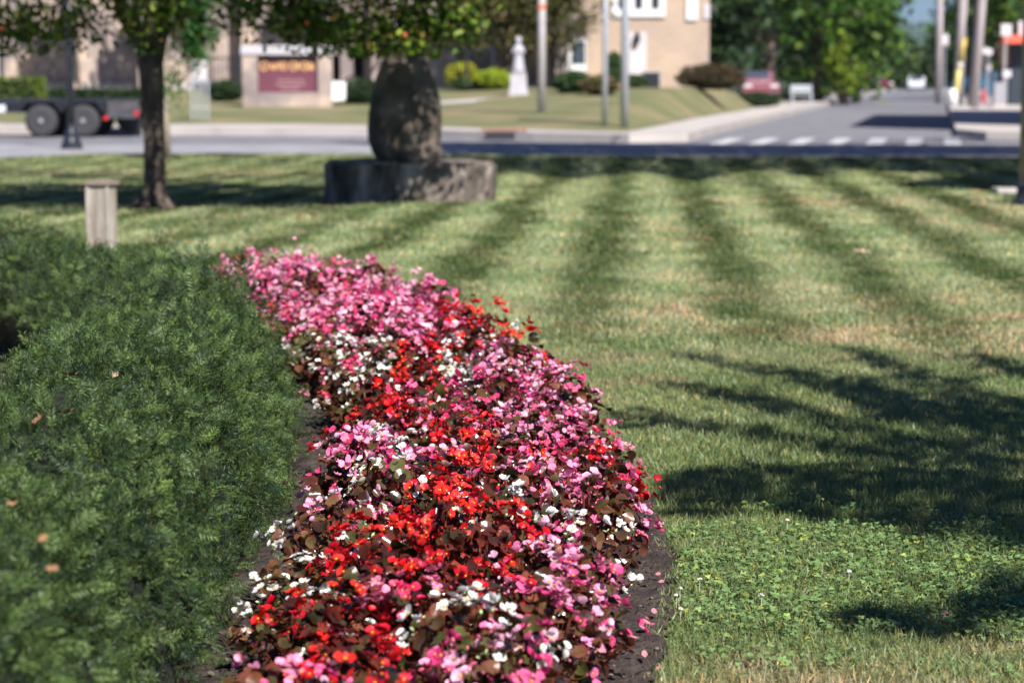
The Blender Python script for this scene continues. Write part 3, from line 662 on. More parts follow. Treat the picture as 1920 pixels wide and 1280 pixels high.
for _ in range(9000):
    u, v = rb.uniform(0, 1), rb.uniform(.13, .87)
    l = np.array([np.interp(u, uL, BL[:, 0]), np.interp(u, uL, BL[:, 1])]); r_ = np.array([np.interp(u, uL, BR[:, 0]), np.interp(u, uL, BR[:, 1])])
    p = l * (1 - v) + r_ * v
    if all((p[0] - q[0]) ** 2 + (p[1] - q[1]) ** 2 > .19 ** 2 for q in pts): pts.append((p[0], p[1], u, v))
def in_view(x, y, m=.3): return abs(x) < .2118 * y + m and y > 3.3
NB = 0
CW = {'red': 'red', 'pink': 'pale pink', 'rose': 'rose pink', 'white': 'white'}
for x, y, u, v in pts:
    if not in_view(x, y) or x < -1.5: continue
    hz = .27; dd = math.hypot(y, 0); pxx = 960 + x / y * FPX; pyy = HOR + (CAM_H - hz) / y * FPX
    d = np.abs(SD - [pxx, pyy]) / np.array([1, .8]); j = int(np.argmin((d ** 2).sum(1)))
    kind = SEEDS[j][2] if (y > 4.05) else random.choice(['pink', 'red', 'rose'])
    vi = random.randrange(6); pr = protos[kind][vi]
    if not pr[1]: o = pr[0]; pr[1] = True
    else:
        o = pr[0].copy(); COL.objects.link(o)
        for ch in pr[0].children:
            c = ch.copy(); COL.objects.link(c); c.parent = o
    sc = random.uniform(.9, 1.12) * ((.86 if v < .42 else 1.1) if y > 10.2 else (1.12 if y > 9 else 1.0))
    edge = 1 - .18 * (abs(v - .5) * 2) ** 3
    o.location = (x, y, .008); o.rotation_euler = (random.uniform(-.08, .08), random.uniform(-.08, .08), random.uniform(0, 6.28)); o.scale = (sc, sc, sc * edge * random.uniform(.84, 1.16))
    side = 'on the hedge side' if v < .33 else ('on the lawn side' if v > .67 else 'in the middle')
    dep = 'nearest the viewer' if y < 5.0 else ('in its nearer half' if y < 7.2 else ('in its farther half' if y < 10 else 'at its far tip'))
    tag(o, f'{CW[kind]} begonia {side} of the bed, {dep}', 'flowering plant', f'{CW[kind]} begonias {side} of the bed, {dep}')
    NB += 1
for kind in protos:
    for root, used in protos[kind]:
        if not used:
            for ch in list(root.children): bpy.data.objects.remove(ch)
            bpy.data.objects.remove(root)
print('begonias', NB)
# fallen petals, pebbles and dead leaves
M_FPET = noise_mat('fallen_petal_pink', [(.34, .11, .13), (.5, .2, .24)], 60, .7)
def small(name, px, py, h, vs, fs, mat, s, label, cat, group, tilt=.3, rz=None):
    x, y = P(px, py, h); b = MB().add(vs, fs); o = b.build(name, mat, loc=(x, y, h), smooth=True)
    o.scale = (s, s, s); o.rotation_euler = (random.uniform(-tilt, tilt), random.uniform(-tilt, tilt), random.uniform(0, 6.28) if rz is None else rz); return tag(o, label, cat, group)
pv, pf = petal(1, .35, 7, .5)
for px, py in [(1200, 1195), (1215, 1180), (1222, 1170), (1185, 1225), (1160, 1250), (1232, 1078), (1225, 1085), (1238, 1092), (1210, 1232), (1230, 1255), (1190, 1265), (1172, 1210), (1227, 1150)]:
    small('fallen_petal', px, py, .03, pv, pf, M_FPET, random.uniform(.012, .022), 'wilted pink petal lying on the dark soil strip beside the lawn', 'petal', 'fallen petals on the soil strip')
ico = bpy.data.meshes.new('pebble_source')
import bmesh
bm = bmesh.new(); bmesh.ops.create_icosphere(bm, subdivisions=2, radius=1); iv = [tuple(v.co) for v in bm.verts]; iff = [tuple(v.index for v in f.verts) for f in bm.faces]; bm.free(); bpy.data.meshes.remove(ico)
M_PEB = noise_mat('pebble_stone', [(.10, .075, .06), (.19, .15, .13)], 20, .8)
for px, py in [(1155, 1220), (1201, 1136), (1186, 1240), (1222, 1120), (1170, 1180), (1215, 1262), (1232, 1215), (1145, 1265), (1200, 1090), (425, 1235), (395, 1262), (440, 1180), (560, 905), (575, 880)]:
    r = np.random.RandomState(px); vs = [(x * (1 + .2 * r.uniform(-1, 1)), y * .8, z * .55) for x, y, z in iv]
    small('pebble', px, py, .016, vs, iff, M_PEB, random.uniform(.005, .011), 'small brown pebble lying on the bare soil of the flower bed', 'pebble', 'pebbles on the bed soil')
LEAFO = [(0, -.9), (.12, -.3), (.5, -.45), (.42, -.05), (.85, .2), (.4, .3), (.45, .7), (.15, .5), (0, 1), (-.2, .55), (-.5, .7), (-.4, .25), (-.8, .1), (-.42, -.1), (-.55, -.5), (-.1, -.35)]
lv = [(0, 0, 0)] + [(x, y, .25 * (x * x + y * y) + .1 * math.sin(i * 2)) for i, (x, y) in enumerate(LEAFO)]; lf = [(0, i + 1, (i + 1) % 16 + 1) for i in range(16)]
M_ORL = noise_mat('dry_orange_leaf', [(.22, .11, .045), (.34, .18, .085)], 5, .7); M_REDL = noise_mat('red_brown_leaf', [(.28, .07, .04), (.42, .14, .07)], 5, .7); M_TANL = noise_mat('tan_leaf', [(.5, .32, .2), (.62, .42, .28)], 5, .7)
for px, py, m, s, lb in [(72, 785, M_ORL, .020, 'large curled orange leaf resting on top of the near yew hedge'), (127, 772, M_REDL, .017, 'red-brown leaf resting on the yew just right of the large orange leaf'), (135, 703, M_ORL, .022, 'curled orange leaf caught on the yew beside the dark gap'), (215, 703, M_TANL, .014, 'tiny pale orange leaf on the yew farther from the dark gap'), (22, 945, M_ORL, .014, 'small orange leaf low at the left edge of the yew'), (80, 1008, M_ORL, .012, 'thin orange leaf fragment halfway down the yew'), (97, 1065, M_ORL, .014, 'orange sliver of leaf above the bright yellow-green sprig')]:
    h = .57; small('fallen_leaf', px, py, h, lv, lf, m, s, lb, 'leaf', 'dead leaves on the yew', .7)
for px, py, m, s, lb in [(400, 411, M_REDL, .05, 'red fallen leaf on the lawn between wooden post and stone slab'), (320, 430, M_ORL, .045, 'orange fallen leaf on the lawn just right of the wooden post'), (560, 403, M_REDL, .05, 'red fallen leaf left of another below the stone slab'), (589, 401, M_REDL, .055, 'bright red leaf just below the left corner of the stone slab'), (1618, 472, M_TANL, .075, 'pale tan fallen leaf lying on a dark mown stripe'), (1325, 446, M_ORL, .05, 'orange-brown fallen leaf in the middle of the striped lawn'), (1105, 400, M_REDL, .045, 'small brown leaf on the dark stripe right of the stone slab'), (1170, 408, M_TANL, .05, 'small tan leaf on the light stripe right of the stone slab'), (930, 372, M_ORL, .05, 'small orange leaf near the right end of the stone slab'), (1832, 360, M_ORL, .06, 'orange leaf on the dry lawn before the flat concrete block'), (1775, 1150, M_FPET, .016, 'single pink petal lying on the shaded lawn')]:
    small('fallen_leaf', px, py, .035, lv, lf, m, s, lb, 'leaf', 'fallen leaves on the lawn', .35)

# ------------------------------------------------------------------ trees
LV = np.array([(0, -.5, 0), (.24, -.15, .05), (.22, .2, .04), (0, .55, -.06), (-.22, .2, .04), (-.24, -.15, .05)]); LF = [np.array([(0, 1, 2, 3), (0, 3, 4, 5)])]
GREENS = [(.055, .10, .025), (.09, .15, .03), (.035, .075, .02), (.13, .17, .035)]
def leaves(pos, size, cols, r, up=.6):
    n = len(pos); Nn = unit(r.normal(size=(n, 3)) + np.array([.1, -.2, up])); C = np.array(cols)[r.randint(0, len(cols), n)] * r.uniform(.7, 1.35, (n, 1))
    return inst(LV, LF, frames(Nn), pos, size * r.uniform(.7, 1.35, n), C)
def tree(name, label, cat, base, trunk, crown, rad, nclump, per, lsize, csig, cols, seed, limbs=14, tr=.12, group=None, keep=None, fruit=None, extra=None, twr=.35, bark=None, sil=None):
    """trunk: polyline relative to base with radii; crown: centre relative to base"""
    r = np.random.RandomState(seed); root = thing(name, label, cat, base, group=group)
    b = MB(); b.tube([p for p, _ in trunk], [q for _, q in trunk], 12, jitter=.05)
    top = Vector(trunk[-1][0]); tv_ = [Vector(p) for p, _ in trunk]
    c = np.array(crown); u = unit(r.normal(size=(nclump, 3))) * (r.uniform(0, 1, (nclump, 1)) ** .42); cc = c + u * np.array(rad)
    if extra is not None: cc = np.concatenate([cc, np.array(extra)])
    for i in range(limbs):
        e = Vector(cc[r.randint(len(cc)) if i % 2 else (len(cc) - 1 - i) % len(cc)]); s = tv_[r.randint(max(1, len(tv_) // 2), len(tv_))]
        mid = s.lerp(e, .5) + Vector((r.normal() * .1, r.normal() * .1, .15)) * (e - s).length * .6
        k = (e - s).length; b.tube([s, s.lerp(mid, .55), mid, e], [tr * twr * 1.25, tr * twr, tr * twr * .7, tr * twr * .15], 6, jitter=.06)
    b.build('trunk', bark or M_BARK, root, smooth=True)
    pos = np.repeat(cc, per, 0) + r.normal(size=(len(cc) * per, 3)) * csig * np.repeat(r.uniform(.6, 1.3, (len(cc), 1)), per, 0)
    if keep is not None: pos = pos[keep(pos + np.array(base))]
    V, F, T_ = leaves(pos, lsize, cols, r)
    np_mesh('crown', V, F, M_LEAF, None, T_, root)
    if fruit:
        for (x, y, z, s, m) in fruit:
            MB().add([(a * s, b_ * s, c_ * s) for a, b_, c_ in iv], iff).build('fruit', m, root, smooth=True, loc=(x - base[0], y - base[1], z - base[2]))
    return root
class LB:
    def tube(s, *a, **k): MB().tube(*a, **k).build('limb', M_BARK, t1, smooth=True)
# the ornamental tree left of the standing stone
T1Y = 23.2; tx = X_at(292, T1Y)
def g1(px, py, Y=T1Y): return (X_at(px, Y) - tx, Y - T1Y, Z_at(py, Y))
trk = [(g1(285, 398), .20), (g1(290, 380), .125), (g1(292, 340), .108), (g1(291, 270), .10), (g1(289, 200), .115), (g1(288, 140), .125), (g1(285, 95), .13)]
ext = []
for px, py, Y in [(20, 40, 23), (60, 20, 22.6), (110, 30, 23.4), (140, 52, 23.2), (75, 55, 23.3), (25, 78, 23.1), (180, 10, 22.7), (215, 0, 23), (260, 5, 22.5), (310, 30, 22.5), (300, 5, 22.4), (340, 10, 23.5),
                  (430, 0, 23), (470, 15, 22.6), (500, 12, 23.2), (545, 20, 22.8), (560, 60, 22.9), (575, 35, 23.4), (600, 55, 22.7), (615, 75, 23.2), (640, 40, 23), (660, 70, 22.6), (680, 85, 22.9), (690, 30, 23.1), (700, 60, 23.4),
                  (725, 85, 22.8), (745, 55, 22.6), (760, 75, 22.9), (745, 95, 23), (780, 70, 23.2), (785, 35, 22.8), (815, 30, 23), (830, 55, 23.2), (860, 20, 22.8), (870, 45, 23), (560, -10, 23), (640, 0, 22.5), (720, 0, 22.6), (800, 0, 23), (880, 0, 23.1), (500, -20, 23)]:
    ext.append(np.array(g1(px, py, Y)) + [0, 0, 0.0])
_r = np.random.RandomState(91)
for poly, nn in (([(-60, 318), (250, 316), (420, 330), (590, 322), (620, 395), (420, 398), (250, 404), (-60, 402)], 95), ([(470, 300), (640, 300), (640, 330), (500, 326)], 6)):
    for (x, y), h in zip(sample_poly([P(*q) for q in poly], nn, _r), _r.uniform(2.7, 4.8, nn)):
        ext.append(np.array([x + SUN_H.x * h / math.tan(SUN_EL) - tx, y + SUN_H.y * h / math.tan(SUN_EL) - T1Y, h]))
for k_ in range(5):
    d_ = _r.uniform(1.9, 3.2); z_ = _r.uniform(.1, 1.9); ext.append(np.array([_r.uniform(-.25, .25) + .447 * d_, -.894 * d_, z_ + d_ * 1.0355]))
for k_ in range(15):
    d_ = _r.uniform(2.0, 3.4); z_ = _r.uniform(.1, 1.7); ext.append(np.array([X_at(765, 24.6) + _r.uniform(-.85, .45) + .447 * d_ - tx, 24.6 - .894 * d_ - T1Y, z_ + d_ * 1.0355]))
M_APPLE = noise_mat('red_fruit', [(.38, .04, .02), (.5, .11, .04)], 20, .4)
fr = [(X_at(px, Y), Y, Z_at(py, Y), .024, M_APPLE) for px, py, Y in [(579, 43, 22.4), (760, 66, 22.3), (12, 55, 22.6)]]
t1 = tree('crabapple_tree', 'small ornamental tree with red fruit and spotted trunk left of the standing stone', 'tree', (tx, T1Y, 0), trk, (.9, -.3, 3.7), (2.9, 2.6, 1.55), 340, 150, .078, .15,
          [(.05, .11, .012), (.12, .20, .02), (.03, .07, .012), (.22, .29, .04), (.16, .12, .03)], 7, limbs=0, tr=.06, extra=ext, fruit=fr, keep=lambda q: (q[:, 2] > 1.45) & ((q[:, 2] > 2.1) | (q[:, 1] < 24.4)))
lb = LB()
lb.tube([g1(288, 110), g1(262, 60), g1(238, 22), g1(222, -25), g1(190, -90)], [.115, .10, .075, .065, .05], 10, jitter=.06)
lb.tube([g1(290, 110), g1(304, 70), g1(308, 30), g1(318, -20), g1(345, -100)], [.11, .085, .07, .065, .05], 10, jitter=.06)
lb.tube([g1(300, 90), g1(318, 60), g1(338, 35), g1(352, 28)], [.05, .035, .025, .015], 8, jitter=.06)
lb.tube([g1(318, -20), g1(450, -60, 23), g1(600, -40, 22.9), g1(760, -10, 22.9), g1(860, 10, 23)], [.06, .055, .045, .03, .01], 8, jitter=.06)
for px, py in [(560, 40), (640, 30), (720, 60), (800, 25)]:
    lb.tube([g1(px - 40, -45, 22.9), g1(px - 10, -5, 22.9), g1(px, py, 22.9)], [.025, .016, .006], 6)
for a in range(7):                                      # root flare
    an = a * .9; lb.tube([(math.cos(an) * .26 + g1(285, 398)[0], math.sin(an) * .26, -.02), (math.cos(an) * .14 + g1(285, 398)[0], math.sin(an) * .14, .05), (g1(290, 380)[0], 0, .2)], [.03, .055, .06], 6, jitter=.1)

# slender green sapling behind it
sy = 37.5; sx = X_at(313, sy)
def g2(px, py): return (X_at(px, sy) - sx, 0, Z_at(py, sy))
tree('slender_sapling', 'slender pale-stemmed sapling with bright green leaves behind the crabapple trunk', 'tree', (sx, sy, 0), [(g2(315, 298), .055), (g2(314, 200), .05), (g2(312, 110), .048), (g2(318, 40), .045), (g2(330, -40), .04)],
     (.45, 0, 2.35), (.42, .4, 1.0), 60, 60, .07, .10, [(.04, .13, .025), (.06, .18, .035), (.03, .09, .02)], 9, limbs=14, tr=.05, extra=[g2(330, 140), g2(335, 160), g2(325, 175), g2(360, 100), g2(380, 95), g2(390, 60), g2(350, 120), g2(370, 20), g2(345, 70)],
     bark=noise_mat('pale_bark', [(.30, .24, .18), (.42, .35, .28)], 10, .8))
# trees outside the picture whose shade falls on the lawn; each crown hangs where its shadow needs it
def shade_tree(name, label, base, top, polys, h0, h1, cover, lsize, seed, ntr=.2):
    r = np.random.RandomState(seed); root = thing(name, label, 'tree', (base[0], base[1], 0)); b = MB()
    b.tube([(0, 0, -.02), (0.02, 0, .4), (0, .03, top * .5), (.05, 0, top)], [ntr * 1.5, ntr, ntr * .85, ntr * .5], 12, jitter=.05)
    off = Vector((SUN_H.x, SUN_H.y)) / math.tan(SUN_EL); allp = []
    for poly, a, bb, cov in polys:
        w_ = [P(*q) for q in poly]; A = abs(sum(w_[i][0] * w_[(i + 1) % len(w_)][1] - w_[(i + 1) % len(w_)][0] * w_[i][1] for i in range(len(w_)))) / 2
        n = int(A * cov * cover * 2.6 / (lsize * lsize * .4)) + 8; q = sample_poly(w_, n, r); h = r.uniform(a, bb, n)
        # leaves gather on sprays so the shade is uneven
        nc = max(4, n // 30); cq = sample_poly(w_, nc, r); ch = r.uniform(a, bb, nc); id_ = r.randint(0, nc, n); m = r.uniform(size=n) < .3
        q[m] = cq[id_[m]] + r.normal(0, lsize * 1.3, (m.sum(), 2)); h[m] = ch[id_[m]] + r.normal(0, lsize, m.sum())
        p3 = np.stack([q[:, 0] + off.x * h, q[:, 1] + off.y * h, h], 1); allp.append(p3)
        for k in range(max(2, min(8, nc // 5))):
            e = Vector(p3[r.randint(n)]) - Vector((base[0], base[1], 0)); s = Vector((0, 0, top * r.uniform(.6, 1)))
            mid = s.lerp(e, .5) + Vector((0, 0, .12 * (e - s).length)); b.tube([s, mid, e], [ntr * .25, ntr * .14, .01], 6, jitter=.05)
    b.build('trunk', M_BARK, root, smooth=True)
    pos = np.concatenate(allp) - np.array([base[0], base[1], 0]); V, F, T_ = leaves(pos, lsize, GREENS, r, 1.2)
    np_mesh('crown', V, F, M_LEAF, None, T_, root); return root
fg = [([(1235, 664), (1330, 672), (1450, 690), (1560, 706), (1700, 745), (1920, 790), (1920, 815), (1650, 790), (1560, 745), (1460, 712), (1330, 686)], 3.2, 3.6, 1.1),
      ([(1215, 716), (1300, 722), (1450, 745), (1580, 790), (1720, 830), (1720, 850), (1560, 815), (1450, 780), (1320, 745)], 3.3, 3.7, 1.1),
      ([(1130, 772), (1200, 765), (1290, 790), (1400, 800), (1520, 815), (1700, 850), (1740, 880), (1560, 850), (1450, 838), (1330, 815), (1270, 812), (1150, 800)], 3.4, 3.9, .9),
      ([(1550, 648), (1620, 655), (1720, 690), (1850, 730), (2050, 790), (2050, 830), (1850, 790), (1700, 720), (1600, 672)], 3.0, 3.4, 1.0),
      ([(1780, 660), (1860, 672), (1990, 700), (1990, 735), (1870, 700)], 3.0, 3.4, 1.0),
      ([(1580, 700), (1680, 715), (1800, 770), (2100, 830), (2100, 960), (1900, 920), (1750, 860), (1600, 790), (1560, 740)], 3.2, 4.2, .42),
      ([(1235, 892), (1330, 876), (1450, 880), (1560, 868), (1700, 875), (1850, 900), (2100, 960), (2100, 1080), (1920, 1045), (1800, 1020), (1680, 1010), (1600, 985), (1520, 988), (1440, 958), (1300, 972), (1235, 975)], 3.3, 4.4, 1.35),
      ([(1560, 1165), (1640, 1145), (1740, 1160), (1820, 1120), (1860, 1085), (1990, 1080), (1990, 1160), (1850, 1185), (1740, 1205), (1640, 1195)], 3.2, 3.9, 1.3),
      ([(1740, 770), (2200, 860), (2200, 1000), (1900, 960), (1760, 880)], 3.4, 4.8, .5)]
shade_tree('shade_tree', 'leafy tree beyond the right edge, shading the lawn beside the begonias', (4.6, 1.8), 4.2, fg, 3, 4.5, 1.0, .085, 61, .13)
mg = [([(1680, 347), (1750, 337), (1860, 328), (2050, 322), (2050, 364), (1905, 360), (1800, 355)], 3.5, 5.0, 2.4), ([(1560, 294), (1960, 292), (1960, 326), (1850, 325), (1700, 325), (1600, 316)], 5, 7.5, 1.5),
      ([(1800, 322), (2000, 320), (2000, 342), (1830, 338)], 5, 7, 1.2)]
shade_tree('shade_tree', 'broad tree beyond the right edge near the tall pole, shading the dry lawn', (9.6, 25.5), 6, mg, 5, 7, 1.0, .20, 62)
fgp = [([(820, 294), (1100, 293), (1600, 293), (1620, 312), (1540, 332), (1400, 320), (1300, 340), (1190, 322), (1080, 338), (960, 324), (860, 330)], 5.5, 8.5, 1.1), ([(380, 286), (480, 286), (470, 294), (390, 294)], 7, 8.5, .9), ([(600, 300), (830, 290), (830, 304)], 6, 8, .6)]
shade_tree('shade_tree', 'wide tree beyond the right edge, shading the far end of the striped lawn', (10.2, 33), 8, fgp, 6, 9, 1.0, .22, 63, .26)
rg = [([(640, 264), (830, 263), (1250, 266), (1920, 272), (2000, 290), (830, 290), (830, 280), (700, 270)], 6.5, 10, 2.2)]
shade_tree('shade_tree', 'tall tree beyond the right edge, shading the road before the crosswalk', (13.5, 44), 10, rg, 7, 10, 1.0, .24, 64, .3)

# ------------------------------------------------------------------ standing stone on its slab
SX, SY = X_at(765, 24.9), 24.9
M_STONE = noise_mat('lichen_stone', [(.028, .022, .017), (.11, .088, .066), (.25, .205, .16)], 3.6, .9, 1.6, 16, detail=12)
M_SLAB = noise_mat('slab_stone', [(.022, .018, .014), (.13, .105, .085), (.38, .32, .28)], 4.2, .9, 1.6, 16, detail=12, stretch=(1.3, 1.3, .45))
def rock(prof, n, c, ax, ay, amp, seed, name, parent=None, seg=28):
    vs = []; r = np.random.RandomState(seed); off = r.uniform(0, 50)
    for i, (rr, z, ox) in enumerate(prof):
        for j in range(seg):
            t = 2 * math.pi * j / seg; k = 1 + amp * float(sn(np.array(math.cos(t) * 1.5 + off), np.array(z * 3 + math.sin(t)), 3.0, 3)) + amp * .4 * float(sn(np.array(math.cos(t) * 4 + off), np.array(z * 9 + math.sin(t) * 3), 3.0, 5))
            vs.append((c[0] + ox + rr * ax * math.cos(t) * k, c[1] + rr * ay * math.sin(t) * k, c[2] + z))
    k = len(prof); fs = [(i * seg + j, i * seg + (j + 1) % seg, (i + 1) * seg + (j + 1) % seg, (i + 1) * seg + j) for i in range(k - 1) for j in range(seg)]
    fs += [tuple(range(seg))[::-1], tuple(range((k - 1) * seg, k * seg))]
    return vs, fs
pts_ = [(300, 707, 824), (285, 698, 826), (262, 692, 827), (240, 690, 828), (215, 691, 827), (190, 695, 824), (160, 700, 818), (130, 711, 808), (105, 722, 797), (85, 736, 787), (60, 744, 780), (30, 748, 774), (5, 756, 766)]
prof = [((b - a) / 2 / FPX * SY, Z_at(y, SY) - .40, ((a + b) / 2 - 765) / FPX * SY) for y, a, b in pts_]
prof = [(prof[0][0] * .9, 0, prof[0][2])] + prof
vs, fs = rock(prof, 0, (0, 0, 0), 1, .8, .045, 4, 'stone')
o = MB().add(vs, fs).build('standing_stone', M_STONE, loc=(SX, SY, .40), smooth=True)
tag(o, 'tall weathered egg-shaped stone standing on a low stone slab', 'standing stone')
py0 = 24.35; sl_ = [(603, .35), (618, .08), (645, 0), (800, -.03), (862, .03), (905, .22), (930, .5), (915, 1.0), (850, 1.35), (700, 1.4), (630, 1.2), (603, .85)]
poly = [(X_at(a, py0) - SX, py0 + b - SY) for a, b in sl_]
dense = []
for i in range(len(poly)):
    a, b = poly[i], poly[(i + 1) % len(poly)]
    for k in range(4): dense.append((a[0] + (b[0] - a[0]) * k / 4, a[1] + (b[1] - a[1]) * k / 4))
bs = MB(); zs = [-.02, .08, .18, .28, .36, .395]; vs = []
for zi, z in enumerate(zs):
    for i, (x, y) in enumerate(dense):
        k = (1 + .012 * math.sin(i * 2.7 + zi * 1.9) + .01 * math.sin(i * 5.1 + zi * 3)) * (.985 if zi == 5 else 1)
        vs.append((x * k, y * k, z + (.012 * math.sin(i * 1.7) if zi == 5 else 0)))
n = len(dense); fs = [(i * n + j, i * n + (j + 1) % n, (i + 1) * n + (j + 1) % n, (i + 1) * n + j) for i in range(5) for j in range(n)] + [tuple(range(5 * n, 6 * n))]
bs.add(vs, fs); o = bs.build('stone_slab', M_SLAB, loc=(SX, SY, 0))
tag(o, 'broad low slab of rough stone on the lawn carrying the standing stone', 'stone slab')

# ------------------------------------------------------------------ short wooden post behind the hedge
wy = 17.6; wp = thing('wooden_post', 'short square weathered wooden post with a flat cap behind the yew hedge', 'post', (X_at(192, wy), wy, 0), math.radians(-20))
M_WPOST = noise_mat('weathered_boards', [(.22, .17, .12), (.36, .31, .26), (.46, .42, .37)], 5, .85, .8, 25, stretch=(4, 4, .4)); M_WCAP = noise_mat('cap_wood', [(.20, .15, .12), (.32, .25, .20)], 8, .85, .6, 25)
b = MB(); hz = Z_at(347, wy)
b.box(-.078, .078, -.075, .075, 0, hz)
for sx_ in (-1, 1):
    b.box(sx_ * .079 - .012, sx_ * .079 + .012, -.086, -.062, 0, hz - .002)
b.build('post_shaft', M_WPOST, wp, .004)
MB().box(-.098, .098, -.095, .095, hz + .001, hz + .022).box(-.084, .084, -.08, .08, hz + .022, hz + .034).build('cap', M_WCAP, wp, .004)

# ------------------------------------------------------------------ poles and posts
def pole(name, label, cat, px, py_base, Y, rad, h, mat, lean=(0, 0), z0=None, group=None, parts=None):
    z0 = (float(far_z(X_at(px, Y), Y)) if z0 is None else z0)
    t = thing(name, label, cat, (X_at(px, Y), Y, z0), group=group)
    MB().tube([(0, 0, -.05), (lean[0] * h * .5, 0, h * .5), (lean[0] * h, lean[1] * h, h)], [rad, rad * .93, rad * .82], 14).build('shaft', mat, t, smooth=True)
    if parts: parts(t, h)
    return t
# black street lamp on the left
ly = 43.6; lt = thing('street_lamp', 'black cast street lamp with flared base standing on the left pavement', 'street lamp', (X_at(137, ly), ly, -.012))
MB().lathe([(.20, 0), (.20, .06), (.175, .09), (.17, .14), (.135, .20), (.12, .30), (.085, .36), (.07, .42), (.085, .44), (.06, .47)], n=16).build('lamp_base', M_BLACK, lt)
MB().tube([(0, 0, .45), (0, 0, 1.8), (0, 0, 3.3)], [.066, .06, .052], 14).build('shaft', M_BLACK, lt, smooth=True)
MB().lathe([(.05, 3.3), (.12, 3.36), (.16, 3.5), (.19, 3.85), (.13, 3.98), (.03, 4.1), (.01, 4.2)], n=14).build('lantern', noise_mat('milk_glass', [(.55, .55, .5), (.7, .7, .65)], 5, .3), lt, smooth=True)
# right-edge pole with flange
ry = 23.9; rt = thing('tall_pole', 'tall grey-brown metal pole with dark base cut by the right edge of the lawn', 'pole', (X_at(1925, ry), ry, 0))
MB().tube([(0, 0, .1), (0, 0, 3), (0, 0, 7)], [.082, .078, .06], 16).build('shaft', noise_mat('brown_grey_steel', [(.22, .19, .18), (.32, .28, .27)], 6, .6), rt, smooth=True)
MB().lathe([(.14, 0), (.14, .05), (.105, .09), (.10, .17), (.125, .2), (.09, .24)], n=16).build('pole_base', M_BLACK, rt)
x, y = P(1886, 362); o = MB().box(-.12, .14, -.15, .22, -.01, .055).build('concrete_block', M_CONC, loc=(x, y, 0), bevel=.01); tag(o, 'flat pale concrete block lying on the lawn beside the tall pole', 'concrete block')
for px, py, rr, pname, lb, mt, hh in [(1015, 212, .105, 'flagpole', 'thick pale pink-white pole on the lawn before the white statue', M_PALEPOLE, 6), (1133, 238, .066, 'sign_post', 'thinner of two grey steel posts at the lawn corner', M_GALV, 4.5), (1170, 240, .093, 'sign_post', 'thicker of two grey steel posts at the lawn corner', M_GALV, 5.5)]:
    Y = {1015: 66, 1133: 55.5, 1170: 53.8}[px]
    # slide along the ray until the foot lands on the lawn at the right height
    for Yc in np.arange(50, 80, .2):
        z = float(far_z(X_at(px, Yc), Yc))
        if HOR + (CAM_H - z) / Yc * FPX <= py: Y = Yc; break
    pole(pname, lb, 'pole' if px == 1015 else 'sign post', px, py, Y, rr, hh, mt, lean=(.002, 0))
M_OR = noise_mat('orange_band', [(.55, .16, .08), (.7, .25, .12)], 9, .5)
fpz = [o for o in bpy.data.objects if o.name.startswith('flagpole')][0]
MB().lathe([(.112, 0), (.112, .12)], (0, 0, Z_at(18, fpz.location.y) - fpz.location.z), 14).build('orange_band', M_OR, fpz)
# cluster of slim grey posts (left, behind the crabapple)
Y = solveY(377, 224); z = float(far_z(X_at(377, Y), Y)); t = thing('post_rack', 'group of slim grey steel uprights joined by rails left of the maroon sign', 'steel rack', (X_at(377, Y), Y, z))
for k in range(4): MB().box(-.22 + k * .14, -.18 + k * .14, -.02, .02, -.03, 1.0 + .35 * (k in (1, 2))).build('upright', M_GALV, t)
MB().box(-.24, .26, -.035, -.021, .93, .99).build('rail', M_GALV, t); MB().box(-.24, .26, -.035, -.021, .3, .34).build('rail', M_GALV, t)
MB().box(-.2, .2, -.05, .05, 1.0, 1.5).build('pale_box', M_PALEPOLE, t, .02)
# utility poles on the right
for px, py, Y, rr, ln, lb in [(1755, 192, 113, .165, .0, 'leftmost weathered utility pole at the far right of the road'), (1792, 196, 102, .21, .028, 'leaning middle utility pole behind the yellow guy guard'), (1812, 198, 104, .08, .05, 'slim dark steel pole between two utility poles'), (1822, 202, 92, .175, .055, 'rightmost utility pole standing at the shaded corner')]:
    t = pole('utility_pole', lb, 'utility pole', px, py, Y, rr, 9, M_UTIL if rr > .1 else M_BLACK, lean=(ln, 0), z0=.12, group='utility poles beside the side road')
    MB().box(-1.0, 1.0, -.06, .06, 8.3, 8.42).build('crossarm', M_UTIL, t)
gy = 98; gt = thing('guy_wire', 'slanting guy wire with yellow plastic guard at the corner pavement', 'guy wire', (X_at(1781, gy), gy, .12))
def gg(px, py): return ((px - 1781) * gy / FPX, 0, Z_at(py, gy) - .12)
MB().tube([gg(1783, 200), gg(1801, 75), gg(1815, -60), gg(1850, -200)], .02, 6).build('wire', M_BLACK, gt)
MB().tube([gg(1785, 196), gg(1789, 165), gg(1793, 130)], .105, 10).build('lower_guard', noise_mat('yellow_plastic', [(.50, .42, .12), (.62, .52, .16)], 4, .4), gt, smooth=True)
MB().tube([gg(1793.2, 129), gg(1795.3, 118)], .11, 10).build('pale_guard', noise_mat('faded_plastic', [(.5, .5, .42), (.6, .6, .5)], 4, .4), gt, smooth=True)
MB().tube([gg(1795.5, 117), gg(1802, 72)], .105, 10).build('upper_guard', noise_mat('ochre_plastic', [(.42, .30, .06), (.52, .38, .10)], 4, .4), gt, smooth=True)
o = MB().tube([((1779 - 1781) * .018, 0, Z_at(167, 97) - .12), ((1781 - 1781) * .018, 0, Z_at(180, 97) - .12), (.07, 0, .02)], [.15, .18, .17], 12).build('white_bollard', M_WHITE, loc=(X_at(1782, 97), 97, .12), smooth=True)
tag(o, 'short bright white bollard at the foot of the yellow guy guard', 'bollard')

